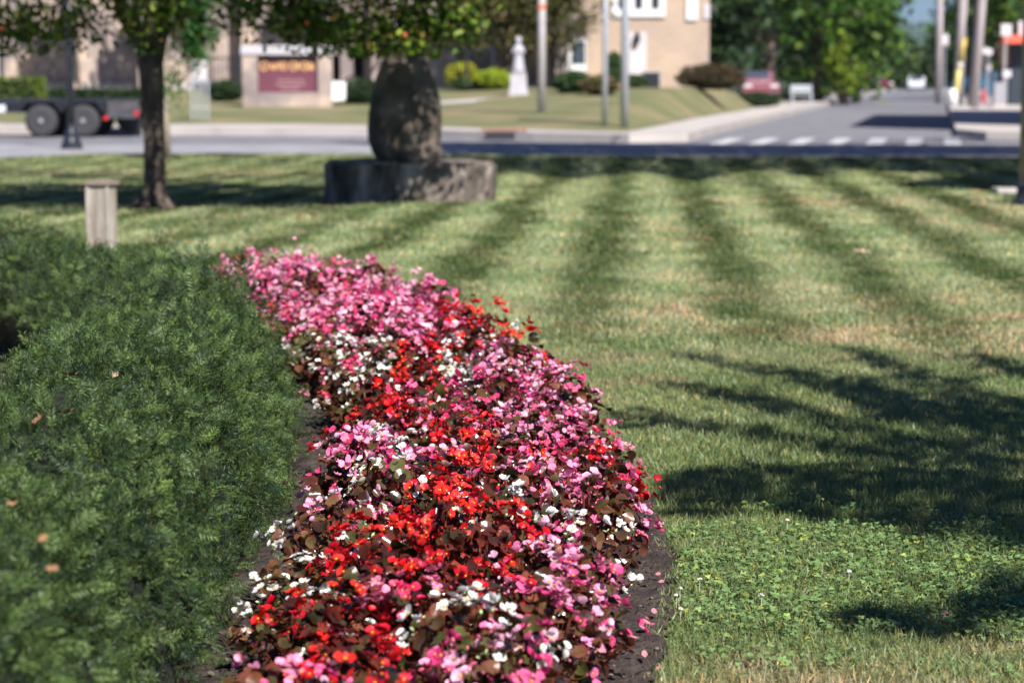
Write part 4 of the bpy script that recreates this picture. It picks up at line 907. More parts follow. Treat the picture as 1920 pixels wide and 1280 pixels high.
# ------------------------------------------------------------------ bushes and hedges
def bush(name, label, px, py, wpx, hpx, Y, depth, cols, seed, lsize=.10, n=2600, box=False, group=None, cat='shrub', core=True):
    """centre-bottom pixel px,py; width/height in pixels at distance Y"""
    Y = min(solveY(px, py), 79.6 if px < 1100 else (80.5 if px < 1340 else 94))
    r = np.random.RandomState(seed); k = Y / FPX; W, H = wpx * k / 2, hpx * k; X0 = X_at(px, Y); z0 = float(far_z(X0, Y)) if X0 < 8 + .176 * (Y - 50) else .12
    z0 = Z_at(py, Y) if -.2 < Z_at(py, Y) - z0 < .36 else z0
    root = thing(name, label, cat, (X0, Y, z0), group=group); D = depth / 2
    if box:
        p = r.uniform(-1, 1, (n, 3)); a = r.randint(0, 3, n); sg = np.sign(p[np.arange(n), a]); p[np.arange(n), a] = sg * r.uniform(.88, 1.02, n); p[:, 2] = (p[:, 2] + 1) / 2
    else:
        u = unit(r.normal(size=(n, 3))); lob = 1 + .12 * sn(u[:, 0] * 2, u[:, 2] * 2 + u[:, 1], 2.6, seed % 7) + .08 * sn(u[:, 0] * 5, u[:, 2] * 5, 3, 2); p = u * lob[:, None] * r.uniform(.82, 1.05, (n, 1)); p[:, 2] = (p[:, 2] + 1) / 2
    pos = p * np.array([W, D, H]); pos[:, 2] = np.maximum(pos[:, 2], .01)
    V, F, T_ = leaves(pos, lsize, cols, r, .5); np_mesh('foliage', V, F, M_LEAF, None, T_, root)
    if box: c_ = MB().box(-W * .85, W * .85, -D * .8, D * .8, 0, H * .88)
    else: c_ = MB().add([(x * W * .8, y * D * .8, max(0, (z + 1) / 2 * H * .9)) for x, y, z in iv], iff)
    c_.build('shade_core', M_CORE, root); return root  # near-black solid core paints the shade inside the shrub
DG = [(.02, .045, .018), (.03, .06, .022), (.045, .08, .025)]
bush('box_hedge', 'light green clipped hedge block behind the trailer at the far left', 30, 190, 110, 44, 60, 1.4, [(.10, .16, .02), (.15, .2, .03), (.07, .12, .02)], 1, .09, 2600, True, cat='hedge')
bush('low_hedge', 'long low dark hedge strip in front of the church behind the trailer', 170, 184, 210, 16, 70, .8, DG, 2, .10, 2600, True, cat='hedge')
bush('dark_shrub', 'dark evergreen shrub left of the maroon church sign', 425, 190, 66, 38, 68, 1.0, DG, 3)
bush('dark_shrub', 'dark evergreen shrub behind the small white sign left of the standing stone', 678, 194, 80, 44, 68, 1.2, DG, 4)
bush('yellow_shrub', 'bright yellow shrub right of the standing stone, the taller left one', 868, 166, 62, 46, 74, 1.2, [(.45, .45, .015), (.55, .50, .02), (.12, .2, .02), (.35, .4, .02)], 5, .10)
bush('yellow_shrub', 'bright yellow-green shrub touching the white statue pedestal', 925, 168, 60, 37, 73, 1.1, [(.4, .42, .02), (.28, .38, .03), (.18, .3, .03)], 6, .10)
bush('green_shrub', 'dark green low shrub at the foot of the yellow shrubs', 890, 170, 100, 16, 72.3, .6, DG, 7, .08, 1500)
bush('green_shrub', 'green clipped shrub right of the pale pole under the white window', 1075, 174, 74, 38, 76, 1.3, [(.03, .07, .02), (.06, .12, .03), (.02, .05, .02)], 8)
bush('green_shrub', 'green-brown low shrub with pink tinge between the two steel posts', 1125, 178, 66, 36, 75, 1.2, [(.06, .08, .02), (.12, .12, .04), (.35, .18, .14), (.08, .10, .03)], 9)
bush('upright_shrub', 'upright dark green shrub behind the steel posts by the brick wall', 1150, 160, 34, 60, 79, .9, [(.02, .06, .02), (.05, .11, .03)], 10)
bush('upright_shrub', 'small leafy shrub at the foot of the white door', 1188, 165, 46, 22, 79, .8, [(.03, .07, .02), (.06, .10, .03)], 11)
bush('barberry_bush', 'rounded brownish-purple clipped bush in front of the tan brick building', 1332, 168, 124, 46, 74, 1.8, [(.06, .045, .02), (.09, .06, .03), (.05, .03, .018), (.08, .075, .03)], 12, .09, 4200)
bush('low_hedge', 'low dark green hedge in front of the faded red car', 1418, 176, 84, 28, 76, .7, DG, 14, .09, 1400, cat='hedge')
bush('green_shrub', 'small bright green shrub above the orange hydrant', 1405, 164, 30, 16, 76, .6, [(.04, .12, .02), (.06, .16, .03)], 13, .08, 900)

# ------------------------------------------------------------------ church
M_CHURCH, t, b_, o_ = newmat('church_stone')
tc = N(t, 'ShaderNodeTexCoord'); mp = N(t, 'ShaderNodeMapping'); mp.inputs['Rotation'].default_value = (math.pi / 2, 0, 0); t.links.new(tc.outputs['Object'], mp.inputs[0])
bk = N(t, 'ShaderNodeTexBrick'); bk.inputs['Scale'].default_value = 1; bk.inputs['Brick Width'].default_value = .7; bk.inputs['Row Height'].default_value = .32; bk.inputs['Mortar Size'].default_value = .012
bk.inputs['Color1'].default_value = (.46, .38, .33, 1); bk.inputs['Color2'].default_value = (.34, .295, .28, 1); bk.inputs['Mortar'].default_value = (.33, .30, .30, 1)
t.links.new(mp.outputs[0], bk.inputs['Vector']); n1 = N(t, 'ShaderNodeTexNoise'); n1.inputs['Scale'].default_value = .8; n1.inputs['Detail'].default_value = 6; t.links.new(tc.outputs['Object'], n1.inputs['Vector'])
r1_ = ramp(t, [(.38, (.55, .54, .58)), (.62, (1.2, 1.12, 1.02))]); t.links.new(n1.outputs['Fac'], r1_.inputs[0])
mu = N(t, 'ShaderNodeVectorMath', operation='MULTIPLY'); t.links.new(bk.outputs[0], mu.inputs[0]); t.links.new(r1_.outputs[0], mu.inputs[1]); t.links.new(mu.outputs[0], b_.inputs['Base Color']); b_.inputs['Roughness'].default_value = .9
def brickmat(name, c1, c2, mo, bw, rh):
    m, t, b_, o_ = newmat(name); tc = N(t, 'ShaderNodeTexCoord'); mp = N(t, 'ShaderNodeMapping'); mp.inputs['Rotation'].default_value = (math.pi / 2, 0, 0); t.links.new(tc.outputs['Object'], mp.inputs[0])
    bk = N(t, 'ShaderNodeTexBrick'); bk.inputs['Scale'].default_value = 1; bk.inputs['Brick Width'].default_value = bw; bk.inputs['Row Height'].default_value = rh; bk.inputs['Mortar Size'].default_value = .008
    for k_, c in (('Color1', c1), ('Color2', c2), ('Mortar', mo)): bk.inputs[k_].default_value = (*c, 1)
    t.links.new(mp.outputs[0], bk.inputs['Vector']); n1 = N(t, 'ShaderNodeTexNoise'); n1.inputs['Scale'].default_value = .6; n1.inputs['Detail'].default_value = 5; t.links.new(tc.outputs['Object'], n1.inputs['Vector'])
    rr = ramp(t, [(.3, (.85, .84, .86)), (.7, (1.1, 1.06, 1.0))]); t.links.new(n1.outputs['Fac'], rr.inputs[0]); mu = N(t, 'ShaderNodeVectorMath', operation='MULTIPLY'); t.links.new(bk.outputs[0], mu.inputs[0]); t.links.new(rr.outputs[0], mu.inputs[1])
    t.links.new(mu.outputs[0], b_.inputs['Base Color']); b_.inputs['Roughness'].default_value = .9; return m
M_BRICK = brickmat('tan_brick', (.46, .365, .285), (.41, .32, .25), (.40, .33, .28), .22, .075)
CY = 82.0; cx = lambda px: X_at(px, CY)
ch = thing('stone_church', 'long pale stone church with buttresses and deep dark arched openings', 'church', (0, CY, .85))
WH = 8.0
wall = MB(); OPEN = [(663, 684, 98), (624, 640, 102)]     # left px, right px, top py
edges = [-260]
for a, b2, tp in sorted(OPEN): edges += [a, b2]
edges += [1100]
for i in range(0, len(edges), 2): wall.box(cx(edges[i]), cx(edges[i + 1]), 0, .6, -.5, WH)
for a, b2, tp in OPEN:
    zt = Z_at(tp, CY) - .85; xa, xb = cx(a), cx(b2); w2 = (xb - xa) / 2; xm = (xa + xb) / 2; rise = min(w2, .7)
    arc = [(xa, WH), (xa, zt - rise)] + [(xm - w2 * math.cos(k * math.pi / 10), zt - rise + rise * math.sin(k * math.pi / 10)) for k in range(1, 10)] + [(xb, zt - rise), (xb, WH)]
    wall.extr_y(arc, 0.002, .598)
wall.build('wall', M_CHURCH, ch)
for a, b2, tp in OPEN:
    dd = MB().box(cx(a) - .02, cx(b2) + .02, 1.1, 1.2, -.5, WH - .5); dd.build('dark_door', M_DARK, ch)
bt = [(20, 44), (140, 156), (268, 290), (384, 402), (455, 466), (604, 618), (700, 722), (842, 858), (930, 946), (1020, 1034)]
for a, b2 in bt: MB().box(cx(a), cx(b2), -.75, -.002, -.5, 4.6).extr_y([(cx(a), 4.601), (cx(b2), 4.601), (cx(b2), 5.0), (cx(a), 5.0)], -.4, -.002).build('buttress', M_CHURCH, ch, .03)
MB().box(cx(-260), cx(1100), -.12, -.003, -.5, .25).build('plinth', M_CONC, ch)
rf = MB(); rf.add([(cx(-265), -.5, WH), (cx(1105), -.5, WH), (cx(1105), 5, WH + 5), (cx(-265), 5, WH + 5), (cx(1105), 10.5, WH), (cx(-265), 10.5, WH)], [(0, 1, 2, 3), (3, 2, 4, 5), (1, 4, 2), (0, 3, 5)]); rf.build('roof', noise_mat('slate', [(.05, .055, .07), (.09, .095, .11)], 3, .7), ch)
MB().box(cx(-260), cx(1100), 1.25, 10, -.5, WH - .01).build('nave', M_CHURCH, ch)
MB().tube([(cx(459), -.82, 0), (cx(458), -.82, 4.5)], .055, 8).build('downspout', M_BLACK, ch)
MB().tube([(cx(4), -.15, 0), (cx(4), -.15, 7.5)], .08, 8).build('downspout', M_WHITE, ch)
for a, b2, t0, t1_ in [(386, 400, -60, 58), (744, 768, -50, 60), (880, 905, -60, 80)]:
    wn = MB().box(cx(a) - .06, cx(b2) + .06, -.06, -.004, Z_at(t1_, CY) - .9, Z_at(t0, CY) - .8).build('window', M_WHITE, ch)
    MB().box(cx(a) + .02, cx(b2) - .02, -.075, -.0605, Z_at(t1_, CY) - .83, Z_at(t0, CY) - .88).build('pane', M_GLASS, wn)
# iron railings
def railing(label, pa, pb, Y, pt, group):
    z = float(far_z(X_at((pa + pb) / 2, Y), Y)); L = X_at(pb, Y) - X_at(pa, Y); H = Z_at(pt, Y) - z; t = thing('iron_fence', label, 'fence', (X_at(pa, Y), Y, z), group=group)
    b = MB(); n = max(3, int(L / .12))
    for k in range(n + 1): b.tube([(L * k / n, 0, 0), (L * k / n, 0, H)], .014, 5)
    b.build('bars', M_BLACK, t); [MB().box(0, L, -.015, .015, H * f, H * f + .04).build('rail', M_BLACK, t) for f in (.1, .9)]
    for k in (0, L): MB().box(k - .04, k + .04, -.04, .04, 0, H + .08).build('fence_post', M_BLACK, t)
railing('black iron fence panel in front of the church left of the maroon sign', 388, 452, 78, 104, 'iron fence panels')
railing('tall black iron fence panel between the standing stone and yellow shrubs', 820, 876, 78, 84, 'iron fence panels')
railing('black iron fence panel behind the yellow shrubs left of the statue', 877, 925, 78.5, 90, 'iron fence panels')

def facade_tree(px, label, polys, seed, Yt=76.5):
    r = np.random.RandomState(seed); X0 = X_at(px, Yt); z0 = float(far_z(X0, Yt)); root = thing('shade_tree', label, 'tree', (X0, Yt, z0)); b = MB()
    b.tube([(0, 0, -.1), (0, 0, 2.5), (-.1, 0, 5), (-.2, .1, 7)], [.22, .16, .13, .06], 10, jitter=.05); al = []
    for poly, cov in polys:
        w_ = [(cx(a), Z_at(b_, CY)) for a, b_ in poly]; A = abs(sum(w_[i][0] * w_[(i + 1) % len(w_)][1] - w_[(i + 1) % len(w_)][0] * w_[i][1] for i in range(len(w_)))) / 2
        n = int(A * cov / (.2 * .2 * .35) * 3.2) + 20; q = sample_poly(w_, n, r); d = r.uniform(4.2, 6.8, n) / .894 / math.cos(SUN_EL)
        p3 = np.stack([q[:, 0] + SUN_V.x * d, CY + SUN_V.y * d, q[:, 1] + SUN_V.z * d], 1); al.append(p3)
        for k in range(5):
            e = Vector(p3[r.randint(n)]) - Vector((X0, Yt, z0)); s_ = Vector((-.1, 0, r.uniform(3.8, 6.5))); b.tube([s_, s_.lerp(e, .5) + Vector((0, 0, .3)), e], [.06, .035, .01], 6)
    b.build('trunk', M_BARK, root, smooth=True); V, F, T_ = leaves(np.concatenate(al) - np.array([X0, Yt, z0]), .22, GREENS, r, .8); np_mesh('crown', V, F, M_LEAF, None, T_, root)
facade_tree(292, 'tall tree rising behind the crabapple trunk, its crown above the picture', [([(52, 172), (50, 120), (70, 95), (78, 55), (92, 80), (110, 38), (128, 70), (140, 172)], 1.2), ([(186, 172), (188, 120), (200, 70), (212, 105), (232, 58), (250, 85), (268, 110), (268, 172)], 1.1), ([(20, 140), (50, 110), (48, 150)], .6)], 301)
facade_tree(762, 'tall tree rising behind the standing stone, its crown above the picture', [([(488, 100), (496, 45), (530, 20), (600, 25), (606, 100)], 1.3), ([(725, 90), (760, 40), (850, 30), (860, 80), (800, 100)], .5)], 302)
# ------------------------------------------------------------------ tan brick building
BY = 83.0; bx = lambda px: X_at(px, BY); bz0 = .9
bb = thing('brick_building', 'tan brick building with white triple window and white door', 'building', (0, BY, bz0))
MB().box(bx(1100), bx(1327), 0, 12, -.6, 9).build('wall', M_BRICK, bb)
MB().box(bx(1096), bx(1331), -.15, 12.1, 9.01, 9.3).build('roof', M_CONC, bb)
def zz(py): return Z_at(py, BY) - bz0
fr_ = MB().box(bx(1146), bx(1244), -.09, -.003, zz(32), zz(-80)).build('window', M_WHITE, bb)
for a in (1157, 1188, 1219): MB().box(bx(a), bx(a + 14), -.11, -.0905, zz(17), zz(-70)).build('pane', M_GLASS, fr_)
w2_ = MB().box(bx(1284), bx(1304), -.09, -.003, zz(38), zz(-60)).build('window', M_WHITE, bb); MB().box(bx(1289), bx(1299), -.11, -.0905, zz(-5), zz(-55)).build('pane', M_GLASS, w2_)
MB().box(bx(1316), bx(1327.5), -.06, -.003, zz(36), zz(8)).build('vent_cover', M_PALEPOLE, bb)
MB().box(bx(1176), bx(1210), -.1, -.003, zz(140), zz(62)).build('door', M_PALEPOLE, bb, .01)
MB().lathe([(.05, 0), (.12, .08), (.1, .3), (.02, .4)], (bx(1192), -.25, zz(82)), 10).build('wall_lamp', M_BLACK, bb)
ac = thing('air_conditioner', 'grey air conditioning unit on the lawn against the tan brick wall', 'air conditioner', (X_at(1219, 81), 81, float(far_z(X_at(1219, 81), 81))))
MB().box(-.3, .3, -.3, .3, 0, .55).build('casing', noise_mat('grey_unit', [(.28, .28, .30), (.36, .36, .38)], 6, .5), ac, .02)
g_ = MB()
for k in range(9): g_.box(-.27, .27, -.325, -.302, .04 + k * .055, .065 + k * .055)
g_.build('grille', M_BLACK, ac)
# white sash window wing left of the brick building
wg = thing('church_annex', 'narrow stone wing with a white sash window left of the brick building', 'annex', (0, 80.5, .9)); ax = lambda px: X_at(px, 80.5); az = lambda py: Z_at(py, 80.5) - .9
MB().box(ax(1040), ax(1099), 0, 1.4, -.6, 8).build('wall', M_CHURCH, wg)
f_ = MB().box(ax(1064), ax(1098), -.08, -.003, az(135), az(72)).build('window', M_WHITE, wg); MB().box(ax(1072), ax(1096), -.1, -.0805, az(120), az(78)).build('pane', M_GLASS, f_)
# white statue on its pedestal
sy_ = solveY(972, 178); sxx = X_at(972, sy_); st = thing('white_statue', 'white robed religious statue on a pale square pedestal', 'statue', (sxx, sy_, float(far_z(sxx, sy_))))
zb = st.location.z; zf = lambda py: Z_at(py, sy_) - zb
MB().box(-.30, .30, -.3, .3, -.05, .08).box(-.26, .26, -.26, .26, .08, zf(140), taper=.86).box(-.24, .24, -.24, .24, zf(140), zf(137)).build('pedestal', noise_mat('pale_stone', [(.38, .37, .40), (.47, .46, .49)], 4, .7), st, .01)
k = sy_ / FPX
MB().lathe([(.20, zf(137)), (.19, zf(130)), (.155, zf(118)), (.135, zf(108)), (.15, zf(100)), (.165, zf(94)), (.15, zf(88)), (.07, zf(84.5)), (.05, zf(83)), (.085, zf(80)), (.10, zf(76)), (.085, zf(71.5)), (.03, zf(69))], n=18).tube([(-.14, 0, zf(94)), (-.16, -.08, zf(99)), (-.02, -.17, zf(96))], [.05, .045, .03], 8).tube([(.14, 0, zf(94)), (.16, -.08, zf(99)), (.02, -.17, zf(96))], [.05, .045, .03], 8).build('figure', noise_mat('white_marble', [(.36, .36, .40), (.46, .46, .50)], 5, .6), st, smooth=True)
# tree behind the statue with an olive crown
oy = 80.2; ox = X_at(952, oy)
def g3(px, py): return (X_at(px, oy) - ox, 0, Z_at(py, oy) - float(far_z(ox, oy)))
ext3 = [np.array(g3(px, py)) + [0, dy_ - .2, 0] for px, py, dy_ in [(870, 40, 0), (890, 60, .3), (905, 70, -.3), (930, 50, .5), (960, 72, -.4), (985, 62, .4), (1000, 75, -.3), (1030, 60, .2), (1050, 70, 0), (1065, 82, .2), (1080, 60, -.2), (1100, 40, .3), (1120, 25, 0), (880, 20, .2), (920, 15, -.5), (955, 30, .6), (1000, 25, -.6), (1045, 20, .5), (1085, 15, 0), (1060, 45, -.5), (935, 78, 0), (860, 10, 0), (1015, 48, .5), (975, 45, -.5)]]
tree('olive_tree', 'olive-green crowned tree with forked trunk behind the white statue', 'tree', (ox, oy, float(far_z(ox, oy))), [((0, 0, -.1), .11), ((.0, 0, .8), .10), ((.03, 0, 1.4), .10)], (.2, -.2, 3.4), (2.4, 1.2, 1.2), 120, 70, .15, .24,
     [(.07, .085, .02), (.12, .12, .03), (.16, .13, .05), (.05, .06, .018)], 15, limbs=16, tr=.2, extra=ext3, twr=.3)
bpy.context.view_layer.update()
# ------------------------------------------------------------------ church sign
gy_ = solveY(545, 200); sgx = X_at(545, gy_); sz = float(far_z(sgx, gy_)); sg = thing('church_sign', 'maroon sign board with gold lettering between stone piers under a pale cap', 'sign', (sgx, gy_, sz))
q = lambda px: X_at(px, gy_) - sgx; zq = lambda py: Z_at(py, gy_) - sz
MB().box(q(459), q(487), -.2, .2, -.1, zq(104)).build('stone_pier', M_CHURCH, sg, .015); MB().box(q(599), q(625), -.2, .2, -.1, zq(104)).build('stone_pier', M_CHURCH, sg, .015)
MB().box(q(487.2), q(598.8), -.16, .16, -.1, zq(174)).build('stone_base', M_CHURCH, sg, .01)
MB().box(q(456), q(628), -.25, .25, zq(103.8), zq(86)).build('cap', noise_mat('pale_cap', [(.42, .41, .44), (.5, .49, .52)], 4, .7), sg, .02)
MB().box(q(487.5), q(598.5), -.06, .06, zq(173.7), zq(104.2)).build('board', M_MAROON, sg)
lt_ = MB(); zc = zq(124); hh = .12
def bar(x, z0_, z1_, w_=.022): lt_.box(x - w_, x + w_, -.075, -.0605, z0_, z1_)
def ringl(x, rr_=.095):
    for k in range(14):
        a = 2 * math.pi * k / 14; lt_.box(x + rr_ * math.cos(a) - .022, x + rr_ * math.cos(a) + .022, -.075, -.0605, zc + hh * math.sin(a) * .95 - .02, zc + hh * math.sin(a) * .95 + .02)
ringl(q(499)); bar(q(513), zc - .08, zc + .06); bar(q(519), zc - .08, zc + .06); lt_.box(q(513), q(519), -.074, -.0607, zc - .1, zc - .06)
bar(q(526), zc - .09, zc + .11); ringl(q(535), .06); ringl(q(553), .09); bar(q(562), zc - .1, zc + .1); ringl(q(574), .07); bar(q(583), zc - .1, zc + .1); bar(q(589), zc - .1, zc + .06); lt_.box(q(583), q(591), -.074, -.0607, zc - .1, zc - .06)
lt_.build('gilt_text', M_GOLD, sg)
l2 = MB()
for row, (pa, pb) in ((151, (524, 572)), (159, (520, 576)), (166, (530, 566))):
    xx_ = pa
    while xx_ < pb: l2.box(q(xx_), q(xx_ + 2.2), -.068, -.0605, zq(row + 1.6), zq(row - 1.6)); xx_ += 3.6
l2.build('pale_text', noise_mat('faded_letters', [(.42, .25, .25), (.48, .3, .3)], 5, .5), sg)
wy_ = solveY(628, 200); ws = thing('yard_sign', 'small blank white yard sign leaning beside the maroon church sign', 'sign', (X_at(628, wy_), wy_, float(far_z(X_at(628, wy_), wy_))))
wz = lambda py: Z_at(py, wy_) - ws.location.z
MB().add([(-.34, 0, wz(191)), (.32, 0, wz(188)), (.34, 0, wz(154)), (-.32, 0, wz(151)), (-.34, .03, wz(191)), (.32, .03, wz(188)), (.34, .03, wz(154)), (-.32, .03, wz(151))], [(0, 1, 2, 3), (7, 6, 5, 4), (0, 4, 5, 1), (1, 5, 6, 2), (2, 6, 7, 3), (3, 7, 4, 0)]).build('panel', M_WHITE, ws)
for sx_ in (-.2, .2): MB().tube([(sx_, .015, -.02), (sx_, .015, wz(189))], .008, 5).build('leg', M_BLACK, ws)

# ------------------------------------------------------------------ flatbed trailer
ty = 53.6; tz = -.045; X0 = X_at(124, ty); tr_ = thing('flatbed_trailer', 'black tandem-axle flatbed trailer parked along the far kerb on the left', 'trailer', (X0, ty, tz))
u = lambda px: X_at(px, ty) - X0; v_ = lambda py: Z_at(py, ty) - tz
MB().box(u(-120), u(264), -.05, .0, v_(200), v_(186)).box(u(-120), u(264), 1.55, 1.6, v_(200), v_(186)).box(u(-120), u(264), .0, 1.55, v_(190), v_(187)).box(u(-118), u(264), -.03, 1.58, v_(212), v_(200.5)).build('deck', M_BLACK, tr_, .01)
MB().box(u(206), u(264), -.09, -.052, v_(222), v_(208)).build('ramp_rail', noise_mat('worn_black', [(.04, .042, .05), (.08, .08, .09)], 8, .5), tr_)
for fx in (85, 163):
    a, b2 = u(fx - 37), u(fx + 37); R_ = v_(258 - 30 - 36)
    fen = MB(); fen.extr_y([(u(fx - 40), v_(210)), (u(fx - 28), v_(190)), (u(fx + 28), v_(190)), (u(fx + 40), v_(210)), (u(fx + 37), v_(210)), (u(fx + 26), v_(192)), (u(fx - 26), v_(192)), (u(fx - 37), v_(210))], -.32, -.055)
    fen.build('fender', M_BLACK, tr_)
M_RIM = noise_mat('steel_rim', [(.35, .34, .36), (.55, .54, .56)], 20, .35, metal=.5)
R0 = 30.5 / FPX * ty
for fx in (85, 163):
    for yy_ in (-.19, 1.74):
        wl = MB().lathe([(R0 * .58, -.11), (R0 * .9, -.125), (R0 * .985, -.09), (R0, 0), (R0 * .985, .09), (R0 * .9, .125), (R0 * .58, .11)], (u(fx), yy_, R0), 28, axis='y').build('wheel', M_RUBBER, tr_, smooth=True)
        s_ = -1 if yy_ < 0 else 1
        MB().lathe([(R0 * .56, s_ * .05), (R0 * .5, s_ * .03), (R0 * .2, s_ * .06), (R0 * .17, s_ * .135), (.02, s_ * .14)], (u(fx), yy_, R0), 20, axis='y').build('rim', M_BLACK, wl)
        MB().lathe([(R0 * .16, s_ * .1365), (R0 * .13, s_ * .15), (.01, s_ * .152)], (u(fx), yy_, R0), 12, axis='y').build('hub', M_RIM, wl)
MB().lathe([(.0, -.1), (R0 * .9, -.1), (R0 * .95, 0), (R0 * .9, .1), (.0, .1)], (u(238), .8, v_(222)), 24, axis='y').build('spare_wheel', M_RUBBER, tr_, smooth=True)
M_REDL2 = noise_mat('red_lens', [(.45, .02, .03), (.6, .05, .06)], 20, .2)
for px, py in ((202, 221), (260, 213)): MB().box(u(px - 4), u(px + 5), -.11, -.091, v_(py + 4), v_(py - 4)).build('marker_light', M_REDL2, tr_, .005)
MB().box(u(-4), u(16), -.1, -.052, v_(211), v_(197)).build('plate_box', noise_mat('pale_metal', [(.55, .56, .6), (.7, .7, .74)], 9, .4), tr_, .01)
MB().box(u(206), u(264), -.06, -.052, v_(207.5), v_(190)).build('side_panel', noise_mat('dark_grey_panel', [(.05, .045, .05), (.09, .08, .085)], 6, .6), tr_)

# ------------------------------------------------------------------ far right street furniture, cars
def car(name, label, px, Y, rz, col, z0=-.04, L=4.4, group=None, lm=None):
    m = noise_mat(name + '_paint', [col, tuple(min(1, c * 1.15) for c in col)], 3, .25, coat=.6); t = thing(name, label, 'car', (X_at(px, Y), Y, z0), rz, group)
    sil = [(-L / 2, .35), (-L / 2, .78), (-L / 2 + .5, .92), (-L / 2 + 1.0, .98), (-L / 2 + 1.55, 1.42), (-.1 + L * .12, 1.46), (L / 2 - 1.35, 1.0), (L / 2 - .25, .88), (L / 2, .7), (L / 2, .35), (L / 2 - .5, .25), (-L / 2 + .5, .25)]
    MB().extr_y(sil, -.85, .85).build('body', m, t, .05)
    MB().extr_y([(-L / 2 + 1.15, 1.0), (-L / 2 + 1.62, 1.36), (-.15 + L * .12, 1.40), (L / 2 - 1.5, 1.0)], -.862, .862).build('side_window', M_GLASS, t)
    MB().add([(L / 2 - 1.42, -.7, 1.035), (L / 2 - 1.42, .7, 1.035), (L * .12, .65, 1.43), (L * .12, -.65, 1.43)], [(0, 1, 2, 3)]).build('windscreen', M_GLASS, t).location = (.03, 0, .02)
    for sx in (-L / 2 + .85, L / 2 - .85):
        for yy_ in (-.8, .8):
            wl = MB().lathe([(.2, -.1), (.31, -.1), (.33, 0), (.31, .1), (.2, .1)], (sx, yy_, .33), 18, axis='y').build('wheel', M_RUBBER, t); MB().lathe([(.19, -.105), (.05, -.11), (.05, .11), (.19, .105)], (sx, yy_, .33), 12, axis='y').build('rim', M_RIM, wl)
    for yy_ in (-.6, .6): MB().box(L / 2 - .04, L / 2 + .03, yy_ - .18, yy_ + .18, .62, .78).build('headlight', lm or M_WHITE, t)
    return t
rd = math.radians(90 - 10)
car('white_car', 'white car facing the viewer far down the side road', 1714, 255, -math.pi / 2 - .17, (.6, .6, .64))
car('maroon_car', 'dark maroon car parked at the left verge of the side road', 1634, 215, -math.pi / 2 + .3, (.16, .01, .045), z0=.1)
car('blue_car', 'dark blue car parked beyond the utility poles on the right', 1852, 128, .5, (.02, .08, .14), z0=.12)
car('red_car', 'faded red car nosing out behind the brown clipped bush', 1407, 104, -math.pi / 2 + .1, (.20, .07, .09), z0=float(far_z(X_at(1407, 104), 104)) - .05, L=4.0, lm=M_PALEPOLE).scale = (1, .95, .82)
# shop corner at far right
sy2 = 104; s2 = lambda px: X_at(px, sy2) - X_at(1885, sy2); sz2 = lambda py: Z_at(py, sy2) - .12
sh = thing('corner_kiosk', 'dark kiosk with an orange-red awning near the right edge', 'kiosk', (X_at(1885, sy2), sy2, .12))
MB().box(s2(1888), s2(1990), 0, 2.5, 0, sz2(62)).build('wall', noise_mat('dark_blue_wall', [(.012, .022, .035), (.022, .035, .05)], 3, .6), sh)
MB().box(s2(1874), s2(1887.9), .3, .6, sz2(122), sz2(84)).build('yellow_panel', noise_mat('warm_panel', [(.45, .28, .12), (.6, .42, .2)], 3, .6), sh)
MB().box(s2(1866), s2(1990), -.9, 0, sz2(82), sz2(67), taper=.96).build('awning', noise_mat('red_awning', [(.62, .09, .05), (.70, .14, .08)], 3, .7), sh)
MB().tube([(s2(1870), -.8, 0), (s2(1870), -.8, sz2(82))], .04, 8).build('awning_post', M_UTIL, sh)
MB().box(s2(1900), s2(1912), -.3, .1, sz2(66.5), sz2(40)).build('chimney', M_PALEPOLE, sh)
def glint_panel(px, py, wpx, hpx, Y, label, tilt=0):  # added white panels on posts stand in for bright glints
    t = thing('white_glint', label, 'sign', (X_at(px, Y), Y, .12), group='white panels standing for glints by the corner')
    k = Y / FPX; zc_ = Z_at(py, Y) - .12; b = MB().box(-wpx * k / 2, wpx * k / 2, -.02, .02, -hpx * k / 2, hpx * k / 2).build('panel', M_PALEPOLE, t, .03, loc=(0, -.03, zc_)); b.rotation_euler = (0, tilt, 0)
    MB().tube([(0, 0, 0), (0, 0, zc_ + .1)], .03, 8).build('shaft', M_GALV, t); return t
glint_panel(1766, 75, 12, 20, 108, 'small white panel standing for a glint, just right of the leftmost utility pole')
glint_panel(1879, 57, 20, 22, 99, 'white square panel standing for a glint over the orange-red awning')
glint_panel(1845, 97, 18, 12, 101, 'tilted white panel standing for a glint right of the rightmost utility pole', .3)
glint_panel(1848, 124, 9, 20, 100, 'narrow upright white panel standing for a glint above the blue car')
glint_panel(1882, 139, 16, 13, 97, 'low white panel standing for a glint in front of the dark kiosk')
def hydrant(label, px, py, Y, col, z0, s=1.0):
    t = thing('fire_hydrant', label, 'fire hydrant', (X_at(px, Y), Y, z0)); m = noise_mat('hydrant_paint', [col, tuple(c * .8 for c in col)], 8, .4)
    MB().lathe([(.14 * s, 0), (.14 * s, .05 * s), (.10 * s, .07 * s), (.10 * s, .5 * s), (.13 * s, .52 * s), (.12 * s, .6 * s), (.06 * s, .7 * s), (.02 * s, .74 * s)], n=14).build('barrel', m, t, smooth=False)
    MB().lathe([(.05 * s, -.18 * s), (.05 * s, .18 * s)], (0, 0, .4 * s), 10, axis='x').build('side_outlet', m, t); return t
hydrant('small red hydrant at the foot of the blue car', 1840, 182, 112, (.55, .02, .04), .12, .85)
hyY = solveY(1421, 186, 84); hydrant('small faded orange hydrant on the lawn below the red car', 1421, 186, hyY, (.62, .30, .16), float(far_z(X_at(1421, hyY), hyY)), .75)
bn = thing('garden_bench', 'pale grey metal bench at the lawn end under the big green trees', 'bench', (X_at(1500, 100), 100, float(far_z(X_at(1500, 100), 100))))
